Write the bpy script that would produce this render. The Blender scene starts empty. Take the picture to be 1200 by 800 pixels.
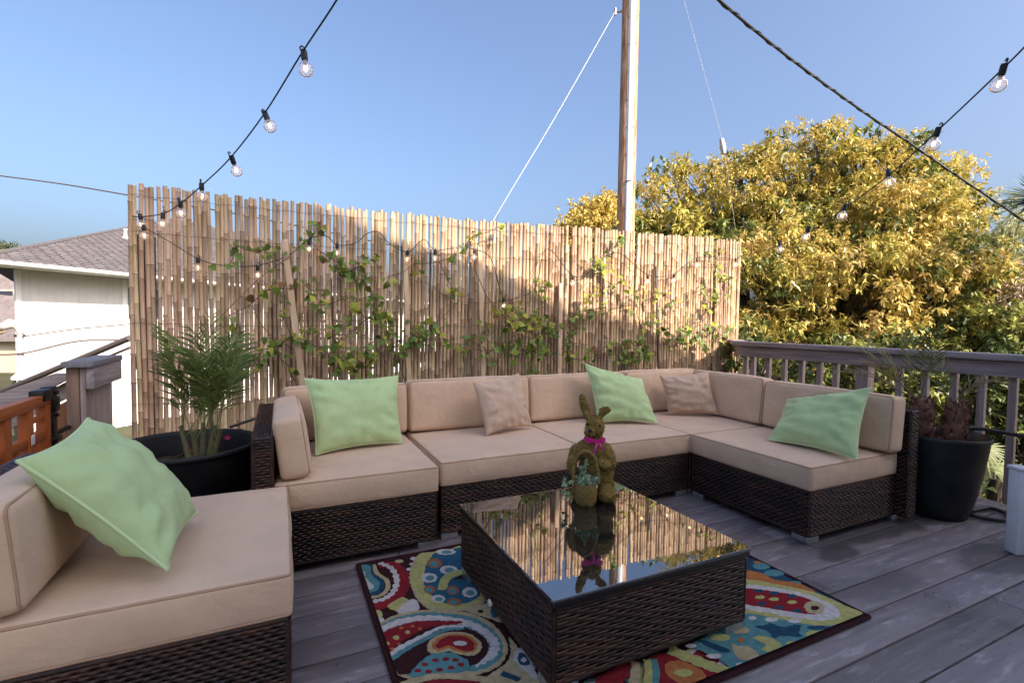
import bpy, bmesh, math, random
import numpy as np
from mathutils import Vector, Matrix, noise as mnoise
from mathutils.geometry import tessellate_polygon
rnd = random.Random(7); nr = np.random.default_rng(7)
sc = bpy.context.scene
COL = sc.collection
PI = math.pi
# ------------------------------------------------------------------ camera solved from the photograph
FPX = 571.85; YAW, PITCH, ROLL = math.radians(25.5303), math.radians(2.2817), math.radians(0.8185)
FW = Vector((math.sin(YAW)*math.cos(PITCH), math.cos(YAW)*math.cos(PITCH), -math.sin(PITCH)))
RT0 = Vector((math.cos(YAW), -math.sin(YAW), 0)); UP0 = RT0.cross(FW)
RT = RT0*math.cos(ROLL)+UP0*math.sin(ROLL); UP = -RT0*math.sin(ROLL)+UP0*math.cos(ROLL)
EYE = Vector((0, 0, 1.064))
def ray(u, v): return FW + RT*((u-600)/FPX) - UP*((v-400)/FPX)
def at(u, v, ax, val):
    d = ray(u, v); return EYE + d*((val-EYE[ax])/d[ax])
def dep(u, v, k): return EYE + ray(u, v)*k
cam = bpy.data.cameras.new('camera'); cam.sensor_width = 36; cam.lens = FPX/1200*36
cam.clip_start = 0.05; cam.clip_end = 5000
co = bpy.data.objects.new('camera', cam); COL.objects.link(co)
M4 = Matrix((RT, UP, -FW)).transposed().to_4x4(); M4.translation = EYE
co.matrix_world = M4; sc.camera = co

# ------------------------------------------------------------------ materials
MATS = {}
def mat(name, col, rough=.6, spec=.5, var=None, nscale=8, bump=0, bscale=60, isl=0, stretch=None, metallic=0, transl=0, col2=None, sheen=0):
    """principled with a noise tint between col and col2, island variation and a noise bump"""
    if name in MATS: return MATS[name]
    m = bpy.data.materials.new(name); m.use_nodes = True; MATS[name] = m
    nt = m.node_tree; N = nt.nodes; L = nt.links
    b = N['Principled BSDF']; out = N['Material Output']
    b.inputs['Roughness'].default_value = rough; b.inputs['Specular IOR Level'].default_value = spec
    b.inputs['Metallic'].default_value = metallic
    b.inputs['Base Color'].default_value = (*col, 1)
    if sheen: b.inputs['Sheen Weight'].default_value = sheen
    tc = N.new('ShaderNodeTexCoord'); vec = tc.outputs['Object']
    if stretch:
        mp = N.new('ShaderNodeMapping'); mp.inputs['Scale'].default_value = stretch; L.new(vec, mp.inputs[0]); vec = mp.outputs[0]
    cs = None
    if col2:
        n = N.new('ShaderNodeTexNoise'); n.inputs['Scale'].default_value = nscale; n.inputs['Detail'].default_value = 6; n.inputs['Roughness'].default_value = .62
        L.new(vec, n.inputs['Vector'])
        r = N.new('ShaderNodeMapRange'); r.inputs[1].default_value = .36; r.inputs[2].default_value = .66; L.new(n.outputs['Fac'], r.inputs[0])
        mx = N.new('ShaderNodeMix'); mx.data_type = 'RGBA'; mx.inputs['A'].default_value = (*col, 1); mx.inputs['B'].default_value = (*col2, 1)
        L.new(r.outputs[0], mx.inputs['Factor']); cs = mx.outputs['Result']
    if isl:
        g = N.new('ShaderNodeNewGeometry'); mr = N.new('ShaderNodeMapRange'); mr.inputs[3].default_value = 1-isl; mr.inputs[4].default_value = 1+isl
        L.new(g.outputs['Random Per Island'], mr.inputs[0])
        h = N.new('ShaderNodeHueSaturation'); L.new(mr.outputs[0], h.inputs['Value'])
        mh = N.new('ShaderNodeMath'); mh.operation = 'MULTIPLY_ADD'; mh.inputs[1].default_value = .03*isl/.3; mh.inputs[2].default_value = .5-.015*isl/.3
        wn = N.new('ShaderNodeTexWhiteNoise'); wn.noise_dimensions = '1D'; L.new(g.outputs['Random Per Island'], wn.inputs['W'])
        L.new(wn.outputs['Value'], mh.inputs[0]); L.new(mh.outputs[0], h.inputs['Hue'])
        if cs: L.new(cs, h.inputs['Color'])
        else: h.inputs['Color'].default_value = (*col, 1)
        cs = h.outputs['Color']
    if cs: L.new(cs, b.inputs['Base Color'])
    if bump:
        n2 = N.new('ShaderNodeTexNoise'); n2.inputs['Scale'].default_value = bscale; n2.inputs['Detail'].default_value = 5; L.new(vec, n2.inputs['Vector'])
        bp = N.new('ShaderNodeBump'); bp.inputs['Strength'].default_value = min(1, bump); bp.inputs['Distance'].default_value = .004*max(1, bump)
        L.new(n2.outputs['Fac'], bp.inputs['Height']); L.new(bp.outputs[0], b.inputs['Normal'])
    if transl:
        t = N.new('ShaderNodeBsdfTranslucent'); ms = N.new('ShaderNodeMixShader'); ms.inputs[0].default_value = transl
        if cs: L.new(cs, t.inputs['Color'])
        else: t.inputs['Color'].default_value = (*col, 1)
        L.new(b.outputs[0], ms.inputs[1]); L.new(t.outputs[0], ms.inputs[2]); L.new(ms.outputs[0], out.inputs['Surface'])
    return m
def fabric(name, col, weave=900):
    m = mat(name, col, .85, .25, col2=tuple(c*.88 for c in col), nscale=5, sheen=.15)
    nt = m.node_tree; N = nt.nodes; L = nt.links; b = N['Principled BSDF']
    tc = N.new('ShaderNodeTexCoord')
    n1 = N.new('ShaderNodeTexNoise'); n1.inputs['Scale'].default_value = 9; n1.inputs['Detail'].default_value = 5; n1.inputs['Roughness'].default_value = .55; n1.inputs['Distortion'].default_value = .6
    n2 = N.new('ShaderNodeTexNoise'); n2.inputs['Scale'].default_value = weave; n2.inputs['Detail'].default_value = 1
    for n in (n1, n2): L.new(tc.outputs['Object'], n.inputs['Vector'])
    b1 = N.new('ShaderNodeBump'); b1.inputs['Strength'].default_value = .75; b1.inputs['Distance'].default_value = .012
    b2 = N.new('ShaderNodeBump'); b2.inputs['Strength'].default_value = .35; b2.inputs['Distance'].default_value = .0008
    L.new(n1.outputs['Fac'], b1.inputs['Height']); L.new(n2.outputs['Fac'], b2.inputs['Height'])
    L.new(b1.outputs[0], b2.inputs['Normal']); L.new(b2.outputs[0], b.inputs['Normal'])
    return m
def weathered(name, c1, c2, axis, isl=.18, rough=.75):
    """old wood: fine grain stretched along an axis"""
    s = [26, 26, 26]; s[axis] = 1.6
    m = mat(name, c1, rough, .35, col2=c2, nscale=1.6, isl=isl, stretch=tuple(s), bump=.9, bscale=3)
    return m
def glassy(name, ior, tint=(1, 1, 1), rough=.0, white=0, smear=0):
    m = bpy.data.materials.new(name); m.use_nodes = True; nt = m.node_tree; N = nt.nodes; L = nt.links
    N.remove(N['Principled BSDF']); out = N['Material Output']
    f = N.new('ShaderNodeFresnel'); f.inputs['IOR'].default_value = ior
    g = N.new('ShaderNodeBsdfGlossy'); g.inputs['Roughness'].default_value = rough
    t = N.new('ShaderNodeBsdfTransparent'); t.inputs['Color'].default_value = (*tint, 1)
    if smear:                                              # dust and wiped smears: patchy gloss
        tc = N.new('ShaderNodeTexCoord'); n = N.new('ShaderNodeTexNoise'); n.inputs['Scale'].default_value = 7; n.inputs['Detail'].default_value = 6; n.inputs['Distortion'].default_value = 1.2; L.new(tc.outputs['Object'], n.inputs['Vector'])
        r = N.new('ShaderNodeMapRange'); r.inputs[1].default_value = .42; r.inputs[2].default_value = .72; r.inputs[3].default_value = .008; r.inputs[4].default_value = smear; L.new(n.outputs['Fac'], r.inputs[0]); L.new(r.outputs[0], g.inputs['Roughness'])
    ms = N.new('ShaderNodeMixShader'); L.new(f.outputs[0], ms.inputs[0]); L.new(t.outputs[0], ms.inputs[1]); L.new(g.outputs[0], ms.inputs[2])
    s = ms.outputs[0]
    if white:
        d = N.new('ShaderNodeBsdfTranslucent'); d.inputs[0].default_value = (.9, .9, .92, 1); d2 = N.new('ShaderNodeBsdfDiffuse'); d2.inputs[0].default_value = (.9, .9, .92, 1)
        a = N.new('ShaderNodeMixShader'); L.new(d.outputs[0], a.inputs[1]); L.new(d2.outputs[0], a.inputs[2])
        b = N.new('ShaderNodeMixShader'); b.inputs[0].default_value = white; L.new(s, b.inputs[1]); L.new(a.outputs[0], b.inputs[2]); s = b.outputs[0]
    L.new(s, out.inputs['Surface']); return m
def emit(name, col, st):
    m = bpy.data.materials.new(name); m.use_nodes = True; b = m.node_tree.nodes['Principled BSDF']
    b.inputs['Emission Color'].default_value = (*col, 1); b.inputs['Emission Strength'].default_value = st; b.inputs['Base Color'].default_value = (*col, 1)
    return m

# ------------------------------------------------------------------ mesh helpers
def empty(name, loc, label=None, cat=None, group=None):
    o = bpy.data.objects.new(name, None); COL.objects.link(o); o.location = loc; o.empty_display_size = .1
    tag(o, label, cat, group); return o
def tag(o, label=None, cat=None, group=None, kind=None):
    if label: o['label'] = label
    if cat: o['category'] = cat
    if group: o['group'] = group
    if kind: o['kind'] = kind
    return o
def wloc(o):
    p = Vector((0, 0, 0))
    while o is not None: p = p + o.location; o = o.parent
    return p
class MB:
    def __init__(s): s.v = []; s.f = []; s.m = []; s.n = 0; s.flat = []
    def add(s, vs, fs, mi=0, flat=False):
        b0 = len(s.m); vs = np.asarray(vs, float).reshape(-1, 3); b = s.n; s.v.append(vs); s.n += len(vs)
        if flat: s.flat += range(len(s.f), len(s.f)+len(fs))
        for f in fs: s.f.append(tuple(i+b for i in f)); s.m.append(mi if not hasattr(mi, '__len__') else mi[len(s.m)-b0])
    def addnp(s, vs, quads, mi=0):
        vs = np.asarray(vs, float); b = s.n; s.v.append(vs); s.n += len(vs)
        q = (np.asarray(quads)+b).tolist(); s.f.extend(map(tuple, q)); s.m.extend([mi]*len(q))
    def tube(s, pts, rad, n=8, cap=True, mi=0, flat=1.0):
        pts = [Vector(p) for p in pts]; k = len(pts)
        if not hasattr(rad, '__len__'): rad = [rad]*k
        t0 = (pts[1]-pts[0]).normalized()
        a = Vector((0, 0, 1)) if abs(t0.z) < .9 else Vector((1, 0, 0))
        u = t0.cross(a).normalized(); vs = []
        for i in range(k):
            t = (pts[min(i+1, k-1)]-pts[max(i-1, 0)])
            t = t.normalized() if t.length > 1e-9 else t0
            u = (u-t*u.dot(t)); u = u.normalized() if u.length > 1e-6 else t.orthogonal().normalized(); w = t.cross(u)
            for j in range(n):
                an = 2*PI*j/n; vs.append(pts[i]+u*(math.cos(an)*rad[i])+w*(math.sin(an)*rad[i]*flat))
        fs = [(i*n+j, i*n+(j+1) % n, (i+1)*n+(j+1) % n, (i+1)*n+j) for i in range(k-1) for j in range(n)]
        if cap: fs += [tuple(range(n))[::-1], tuple((k-1)*n+j for j in range(n))]
        s.add(vs, fs, mi)
    def loop(s, pts, r, n=6, mi=0):
        """closed tube"""
        pts = [Vector(p) for p in pts]; k = len(pts); c = sum(pts, Vector())/k
        nn = Vector()
        for i in range(k): nn += (pts[i]-c).cross(pts[(i+1) % k]-c)
        nn.normalize(); vs = []
        for i in range(k):
            t = (pts[(i+1) % k]-pts[i-1]).normalized(); u = t.cross(nn).normalized(); w = u.cross(t)
            for j in range(n):
                an = 2*PI*j/n; vs.append(pts[i]+u*math.cos(an)*r+w*math.sin(an)*r)
        fs = [(i*n+j, ((i+1) % k)*n+j, ((i+1) % k)*n+(j+1) % n, i*n+(j+1) % n) for i in range(k) for j in range(n)]
        s.add(vs, fs, mi)
    def box(s, x0, x1, y0, y1, z0, z1, bev=.003, M=None, mi=0):
        bm = bmesh.new(); bmesh.ops.create_cube(bm, size=1)
        for v in bm.verts:
            v.co = Vector(((x0+x1)/2+v.co.x*(x1-x0), (y0+y1)/2+v.co.y*(y1-y0), (z0+z1)/2+v.co.z*(z1-z0)))
        if bev: bmesh.ops.bevel(bm, geom=bm.edges[:], offset=min(bev, .45*min(abs(x1-x0), abs(y1-y0), abs(z1-z0))), segments=2, profile=.5, affect='EDGES')
        s.bm(bm, M, mi, True)
    def bm(s, bm, M=None, mi=0, flat=False):
        bm.verts.index_update()
        s.add([(M @ v.co if M else v.co)[:] for v in bm.verts], [tuple(v.index for v in f.verts) for f in bm.faces], mi, flat); bm.free()
    def lathe(s, prof, c, n=40, mi=0):
        vs = [(c[0]+r*math.cos(2*PI*j/n), c[1]+r*math.sin(2*PI*j/n), c[2]+z) for r, z in prof for j in range(n)]
        fs = [(i*n+j, i*n+(j+1) % n, (i+1)*n+(j+1) % n, (i+1)*n+j) for i in range(len(prof)-1) for j in range(n)]
        s.add(vs, fs, mi)
    def prism(s, poly, ext, mi=0):
        """planar polygon of world points, extruded by vector ext"""
        poly = [Vector(p) for p in poly]; n = len(poly); e = Vector(ext)
        nn = (poly[1]-poly[0]).cross(poly[2]-poly[0])
        if nn.dot(e) > 0: poly = poly[::-1]
        vs = poly+[p+e for p in poly]
        s.add([v[:] for v in vs], [tuple(range(n)), tuple(range(2*n-1, n-1, -1))]+[(i, n+i, n+(i+1) % n, (i+1) % n) for i in range(n)], mi, True)
    def build(s, name, mats, parent=None, smooth=True, world=True, angle=62):
        me = bpy.data.meshes.new(name)
        V = np.concatenate(s.v) if s.v else np.zeros((0, 3))
        if parent is not None and world: V = V-np.array(wloc(parent))
        nf = len(s.f); me.vertices.add(len(V)); me.vertices.foreach_set('co', V.ravel())
        lens = np.array([len(f) for f in s.f]); flat = np.array([i for f in s.f for i in f], dtype=np.int32)
        me.loops.add(len(flat)); me.loops.foreach_set('vertex_index', flat)
        me.polygons.add(nf); st = np.zeros(nf, dtype=np.int32); st[1:] = np.cumsum(lens)[:-1]
        me.polygons.foreach_set('loop_start', st)
        me.polygons.foreach_set('material_index', np.array(s.m, dtype=np.int32))
        me.update(calc_edges=True)
        if not isinstance(mats, (list, tuple)): mats = [mats]
        for m in mats: me.materials.append(m)
        if not smooth: me.polygons.foreach_set('use_smooth', [False]*nf)
        if smooth:
            sm = np.ones(nf, dtype=bool); sm[s.flat] = False; me.polygons.foreach_set('use_smooth', sm)
            if angle: me.set_sharp_from_angle(angle=math.radians(angle))
        o = bpy.data.objects.new(name, me); COL.objects.link(o)
        if parent is not None: o.parent = parent
        return o
def root_mesh(mb, name, mats, loc, label, cat, group=None, **k):
    """a thing that is one mesh, its origin at loc"""
    e = bpy.data.objects.new('t', None); e.location = loc
    mb.v = [v-np.array(loc) for v in mb.v]
    o = mb.build(name, mats, None, **k); o.location = loc; bpy.data.objects.remove(e)
    return tag(o, label, cat, group)
def catmull(P, n=6, closed=False):
    P = [Vector(p) for p in P]; k = len(P); out = []
    for i in range(k if closed else k-1):
        p0 = P[(i-1) % k] if (closed or i > 0) else P[0]*2-P[1]
        p1, p2 = P[i], P[(i+1) % k]
        p3 = P[(i+2) % k] if (closed or i+2 < k) else P[-1]*2-P[-2]
        for j in range(n):
            t = j/n; out.append(.5*((2*p1)+(p2-p0)*t+(2*p0-5*p1+4*p2-p3)*t*t+(3*p1-p0-3*p2+p3)*t**3))
    if not closed: out.append(P[-1])
    return out
def leaves(mb, P, D, Nn, Ln, W, droop=.2, fold=.15, mi=0):
    """many folded leaf blades: P base, D direction, Nn rough up, Ln length, W half width"""
    P = np.asarray(P, float); D = np.asarray(D, float); Nn = np.asarray(Nn, float); k = len(P)
    Ln = np.broadcast_to(Ln, (k,))[:, None]; W = np.broadcast_to(W, (k,))[:, None]
    D = D/np.linalg.norm(D, axis=1, keepdims=True); S = np.cross(D, Nn); S /= np.linalg.norm(S, axis=1, keepdims=True)+1e-9; U = np.cross(S, D)
    b = P; m = P+D*Ln*.5-U*0; t = P+D*Ln-U*Ln*droop; l = P+D*Ln*.42-S*W+U*W*fold*2; r = P+D*Ln*.42+S*W+U*W*fold*2
    V = np.stack([b, r, t, l, m+U*Ln*droop*.15], 1).reshape(-1, 3)
    i = np.arange(k)[:, None]*5
    q = np.concatenate([i+np.array([[0, 1, 2, 4]]), i+np.array([[0, 4, 2, 3]])], 0)
    mb.addnp(V, q, mi)
def unit(n):
    v = nr.normal(size=(n, 3)); return v/np.linalg.norm(v, axis=1, keepdims=True)

# materials used widely
TAN = fabric('khaki_canvas', (.68, .475, .33)); PIPE = mat('khaki_piping', (.44, .28, .185), .8, .2)
GREEN = fabric('sage_cotton', (.47, .61, .30)); GPIPE = mat('sage_piping', (.54, .67, .37), .8, .2)
TANP = fabric('tan_cotton', (.60, .42, .305))
WICK = mat('dark_wicker', (.010, .005, .0045), .36, .42, col2=(.062, .023, .014), nscale=5, isl=.35, bump=.5, bscale=120, stretch=(1, 1, 5))
WBACK = mat('wicker_core', (.006, .005, .005), .8, .2)
ALU = mat('brushed_aluminium', (.55, .55, .57), .35, .5, metallic=.9, bump=.2, bscale=200)
BLACKP = mat('black_plastic', (.007, .007, .009), .48, .35, col2=(.022, .021, .021), nscale=7, bump=.25, bscale=150)
RUBBER = mat('black_rubber', (.012, .012, .013), .45)
SOIL = mat('potting_soil', (.035, .022, .015), .95, .1, col2=(.10, .07, .05), nscale=60, bump=2, bscale=70)

# ------------------------------------------------------------------ setting: ground and deck
g = MB()
k = 60; xs = np.linspace(-1, 1, k); xs = np.sign(xs)*np.abs(xs)**3*900
G = np.array([[x, y, -2.5-.15*mnoise.noise((x*.1, y*.1, 0))] for y in xs for x in xs])
q = [[j*k+i, j*k+i+1, (j+1)*k+i+1, (j+1)*k+i] for j in range(k-1) for i in range(k-1)]
g.addnp(G, q)
tag(g.build('ground', mat('dry_soil', (.10, .085, .06), .95, .1, col2=(.06, .07, .03), nscale=.6, bump=1, bscale=4), angle=0), 'dry garden soil and grass far below the deck', None, None, 'structure')
DECK = bpy.data.materials.new('deck_boards')
def deck_mat():
    m = DECK; m.use_nodes = True; nt = m.node_tree; N = nt.nodes; L = nt.links; b = N['Principled BSDF']
    tc = N.new('ShaderNodeTexCoord'); geo = N.new('ShaderNodeNewGeometry')
    def nz(scale, det=5, st=None, dist=0):
        n = N.new('ShaderNodeTexNoise'); n.inputs['Scale'].default_value = scale; n.inputs['Detail'].default_value = det; n.inputs['Distortion'].default_value = dist
        v = tc.outputs['Object']
        if st:
            mp = N.new('ShaderNodeMapping'); mp.inputs['Scale'].default_value = st; L.new(v, mp.inputs[0]); v = mp.outputs[0]
        L.new(v, n.inputs['Vector']); return n.outputs['Fac']
    def rng(x, a, bb, c=0., d=1.):
        r = N.new('ShaderNodeMapRange'); r.inputs[1].default_value = a; r.inputs[2].default_value = bb; r.inputs[3].default_value = c; r.inputs[4].default_value = d; L.new(x, r.inputs[0]); return r.outputs[0]
    def mix(f, A, B, mode='MIX'):
        x = N.new('ShaderNodeMix'); x.data_type = 'RGBA'; x.blend_type = mode
        if isinstance(f, float): x.inputs['Factor'].default_value = f
        else: L.new(f, x.inputs['Factor'])
        for s, c in (('A', A), ('B', B)):
            if isinstance(c, tuple): x.inputs[s].default_value = (*c, 1)
            else: L.new(c, x.inputs[s])
        return x.outputs['Result']
    c = mix(rng(nz(1.5, 6, (1.2, 22, 22)), .3, .7), (.145, .122, .125), (.275, .23, .235))
    c = mix(rng(nz(2.2, 4), .4, .65), c, (.21, .172, .175))
    c = mix(rng(nz(34, 5, (.22, 1, 1), .4), .56, .76, 0, .75), c, (.46, .40, .42))          # pale scuffs
    c = mix(rng(nz(55, 2), .68, .72, 0, .8), c, (.05, .04, .045))                       # dark specks
    c = mix(rng(nz(1.1, 4, (1, 1.2, 1), .8), .53, .60, 0, .6), c, (.10, .08, .085))        # damp stains
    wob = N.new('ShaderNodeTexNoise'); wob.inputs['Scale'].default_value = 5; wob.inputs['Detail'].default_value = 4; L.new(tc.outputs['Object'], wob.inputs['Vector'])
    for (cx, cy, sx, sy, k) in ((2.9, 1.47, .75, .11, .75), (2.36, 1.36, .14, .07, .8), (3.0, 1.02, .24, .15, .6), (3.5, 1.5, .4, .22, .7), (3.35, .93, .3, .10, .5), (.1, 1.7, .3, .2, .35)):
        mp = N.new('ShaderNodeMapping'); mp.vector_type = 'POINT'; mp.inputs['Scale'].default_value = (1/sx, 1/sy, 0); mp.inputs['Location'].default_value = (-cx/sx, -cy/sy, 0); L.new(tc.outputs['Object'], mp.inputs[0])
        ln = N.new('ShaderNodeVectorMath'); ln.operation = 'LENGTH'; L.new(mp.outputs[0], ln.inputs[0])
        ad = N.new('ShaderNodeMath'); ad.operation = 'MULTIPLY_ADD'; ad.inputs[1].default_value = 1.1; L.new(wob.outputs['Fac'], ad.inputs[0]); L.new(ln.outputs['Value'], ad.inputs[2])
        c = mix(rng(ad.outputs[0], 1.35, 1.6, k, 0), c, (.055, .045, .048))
    iv = rng(geo.outputs['Random Per Island'], 0, 1, .82, 1.15)
    h = N.new('ShaderNodeHueSaturation'); L.new(iv, h.inputs['Value']); L.new(c, h.inputs['Color'])
    L.new(h.outputs[0], b.inputs['Base Color'])
    L.new(rng(nz(3, 4), .3, .7, .42, .7), b.inputs['Roughness'])
    bp = N.new('ShaderNodeBump'); bp.inputs['Strength'].default_value = .6; bp.inputs['Distance'].default_value = .003
    L.new(nz(3, 7, (1.5, 40, 40)), bp.inputs['Height']); L.new(bp.outputs[0], b.inputs['Normal'])
deck_mat()
d = MB(); y = -1.6 
edges = []
y = 1.9975-.1385*26
while y < 4.0: edges.append(y); y += .1385
for i, y in enumerate(edges):
    x = -1.02
    cuts = sorted({-1.02, 4.0, *[rnd.uniform(-.6, 3.8)], *([2.55] if i % 7 == 3 else [])})
    for a, b in zip(cuts[:-1], cuts[1:]):
        zj = rnd.uniform(-.0012, .0012)
        d.box(a+.0015, b-.0015, y+.0032, y+.1385-.0032, -.03+zj, zj, .0025)
        for e in (a+.03, b-.03):                                   # screw heads, sunk a little
            for yy in (.03, .108):
                d.tube([(e, y+yy, zj+.0003), (e, y+yy, zj+.0012)], .0035, 6, mi=1)
tag(d.build('deck', [DECK, mat('rusty_screw', (.03, .022, .02), .7)]), 'weathered grey timber deck of long boards', None, None, 'structure')
jo = MB()
for x in np.arange(-1, 3.9, .6): jo.box(x-.02, x+.02, -1.6, 4.08, -.22, -.034, 0)
jo.box(3.95, 3.99, -1.6, 4.08, -.25, -.034, 0); jo.box(-1.06, -1.022, -1.6, 4.08, -.25, -.034, 0); jo.box(-1.06, 3.99, 4.09, 4.13, -.25, -.034, 0)
for x in (-.95, 1.5, 4.0):
    for yy in (-1.3, 1.2, 3.9): jo.box(x-.05, x+.05, yy-.05, yy+.05, -2.7, -.22, 0)
tag(jo.build('deck_joists', mat('joist_wood', (.10, .07, .05), .8)), 'dark timber joists carrying the deck', None, None, 'structure')

# ------------------------------------------------------------------ wicker
def weave(mb, o, u, v, W, Hh, row=.0115, per=.0175, amp=.0031, mi=0):
    o, u, v = np.array(o, float), np.array(u, float), np.array(v, float); n = np.cross(u, v)
    rows = max(1, int(Hh/row)); row = Hh/rows; hs = int(max(2, round(W/per))); per = W/hs; ns = hs*3+1
    s = np.linspace(0, W, ns); cs = np.array([-.5, -.28, .0, .28, .5]); bul = np.array([-.0016, .0011, .0019, .0011, -.0016])
    for i in range(rows):
        w = np.sin(PI*s/per+i*PI+.28*np.sin(s*9+i*.9)+.10*np.sin(s*23+i*1.3)); off = amp*np.sign(w)*np.abs(w)**.7
        zc = (i+.5)*row+.0011*np.sin(s*31+i*2.1)
        V = o+s[:, None, None]*u+(zc[:, None, None]+cs[None, :, None]*row*.94)*v+(off[:, None, None]+bul[None, :, None])*n
        V = V.reshape(-1, 3); a = np.arange(ns-1)[:, None]*5+np.arange(4)[None, :]
        a = a.ravel(); mb.addnp(V, np.stack([a, a+5, a+6, a+1], 1)[:, ::1], mi)
def wicker_box(mb, x0, x1, y0, y1, z0, z1, faces='fblrt', rim=True, **wk):
    e = .006
    mb.box(x0+e, x1-e, y0+e, y1-e, z0+.002, z1-.002, 0, mi=1)
    c = .011 if rim else .004
    if 'f' in faces: weave(mb, (x0+c, y0, z0+c), (1, 0, 0), (0, 0, 1), x1-x0-2*c, z1-z0-2*c, **wk)
    if 'b' in faces: weave(mb, (x1-c, y1, z0+c), (-1, 0, 0), (0, 0, 1), x1-x0-2*c, z1-z0-2*c, **wk)
    if 'r' in faces: weave(mb, (x1, y0+c, z0+c), (0, 1, 0), (0, 0, 1), y1-y0-2*c, z1-z0-2*c, **wk)
    if 'l' in faces: weave(mb, (x0, y1-c, z0+c), (0, -1, 0), (0, 0, 1), y1-y0-2*c, z1-z0-2*c, **wk)
    if 't' in faces:
        if x1-x0 >= y1-y0: weave(mb, (x0+c, y0+c, z1), (1, 0, 0), (0, 1, 0), x1-x0-2*c, y1-y0-2*c, **wk)
        else: weave(mb, (x1-c, y0+c, z1), (0, 1, 0), (-1, 0, 0), y1-y0-2*c, x1-x0-2*c, **wk)
    if rim:
        r = .009
        def wrap(p, q):
            p, q = Vector(p), Vector(q); n = max(4, int((q-p).length/.011)); pts = []; rr = []
            for i in range(n+1):
                pts.append(p.lerp(q, i/n)); rr.append(r*(1.0 if i % 2 else .86))
            mb.tube(pts, rr, 8)
        X0, X1, Y0, Y1, Z0, Z1 = x0+.006, x1-.006, y0+.006, y1-.006, z0+.006, z1-.006
        for z in (Z0, Z1):
            wrap((X0, Y0, z), (X1, Y0, z)); wrap((X0, Y1, z), (X1, Y1, z)); wrap((X0, Y0, z), (X0, Y1, z)); wrap((X1, Y0, z), (X1, Y1, z))
        for x in (X0, X1):
            for yy in (Y0, Y1): wrap((x, yy, Z0), (x, yy, Z1))
def foot(mb, cx, cy, sx, sy, z1=.04):
    """L-shaped aluminium corner foot"""
    w, t = .085, .03
    mb.box(min(cx, cx+sx*w), max(cx, cx+sx*w), min(cy, cy+sy*t), max(cy, cy+sy*t), 0.001, z1, .002)
    mb.box(min(cx, cx+sx*t), max(cx, cx+sx*t), min(cy+sy*(t-.002), cy+sy*w), max(cy+sy*(t-.002), cy+sy*w), 0.001, z1, .002)

# ------------------------------------------------------------------ cushions and pillows
def cushion(M, w, d, h, r=.014, crown=.012, puff=.006, seed=0, nx=26, top_round=0):
    """boxed cushion in local frame (x width, y depth, z thickness 0..h) -> MB body, MB piping"""
    def axis(L, n):
        e = [0, r*.3, r*.7, r]; m = np.linspace(r, L-r, n)[1:-1]
        return np.array(e+list(m)+[L-r, L-r*.7, L-r*.3, L])
    ax, ay, az = axis(w, nx), axis(d, nx), axis(h, 6)
    mb = MB(); idx = {}; V = []; F = []
    def vid(x, y, z):
        kk = (round(x, 6), round(y, 6), round(z, 6))
        if kk not in idx:
            idx[kk] = len(V)
            q = np.array([min(max(x, r), w-r), min(max(y, r), d-r), min(max(z, r), h-r)]); p = np.array([x, y, z]); dd = p-q; L = np.linalg.norm(dd)
            pos = q+dd/L*r if L > 0 else q
            fx = 1-(2*pos[0]/w-1)**2; fy = 1-(2*pos[1]/d-1)**2; fz = 1-(2*pos[2]/h-1)**2
            nz = mnoise.noise((pos[0]*5+seed*7.3, pos[1]*5, pos[2]*5)); nz2 = mnoise.noise((pos[0]*14+seed*3.1, pos[1]*14, pos[2]*9))
            edge = max(fx, 0)**.5*max(fy, 0)**.5
            if pos[2] > h*.5: pos[2] += crown*edge+.004*nz*edge+.0012*nz2*edge
            elif top_round: pos[2] -= crown*.4*edge
            s = puff*max(fz, 0)*(1+.6*nz)+.0015*nz2*max(fz, 0)
            if pos[0] < r*1.01: pos[0] -= s*max(fy, 0)**.3
            if pos[0] > w-r*1.01: pos[0] += s*max(fy, 0)**.3
            if pos[1] < r*1.01: pos[1] -= s*max(fx, 0)**.3
            if pos[1] > d-r*1.01: pos[1] += s*max(fx, 0)**.3
            V.append(pos)
        return idx[kk]
    def grid(A, B, fn, flip):
        for i in range(len(A)-1):
            for j in range(len(B)-1):
                f = [vid(*fn(A[i], B[j])), vid(*fn(A[i+1], B[j])), vid(*fn(A[i+1], B[j+1])), vid(*fn(A[i], B[j+1]))]
                if flip: f = f[::-1]
                if len(set(f)) == 4: F.append(tuple(f))
    grid(ax, ay, lambda a, b: (a, b, h), False); grid(ax, ay, lambda a, b: (a, b, 0), True)
    grid(ax, az, lambda a, b: (a, 0, b), False); grid(ax, az, lambda a, b: (a, d, b), True)
    grid(ay, az, lambda a, b: (0, a, b), True); grid(ay, az, lambda a, b: (w, a, b), False)
    W = [(M @ Vector(p))[:] for p in V]; mb.add(W, F)
    pm = MB(); k = r*.32
    for z in (h-k, k):
        pts = []
        for (cx, cy, a0) in ((w-r, d-r, 0), (r, d-r, PI/2), (r, r, PI), (w-r, r, 1.5*PI)):
            for i in range(4):
                a = a0+i/3*PI/2; pts.append((cx+(r-k*.6)*math.cos(a), cy+(r-k*.6)*math.sin(a)))
        out = []
        for i in range(len(pts)):
            p, q = pts[i], pts[(i+1) % len(pts)]; dist = math.hypot(q[0]-p[0], q[1]-p[1]); n = max(1, int(dist/.05))
            for j in range(n):
                x, yy = p[0]+(q[0]-p[0])*j/n, p[1]+(q[1]-p[1])*j/n
                out.append(M @ Vector((x, yy, z+.0012*mnoise.noise((x*20, yy*20, seed)))))
        pm.loop(out, .0042, 6)
    return mb, pm
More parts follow.
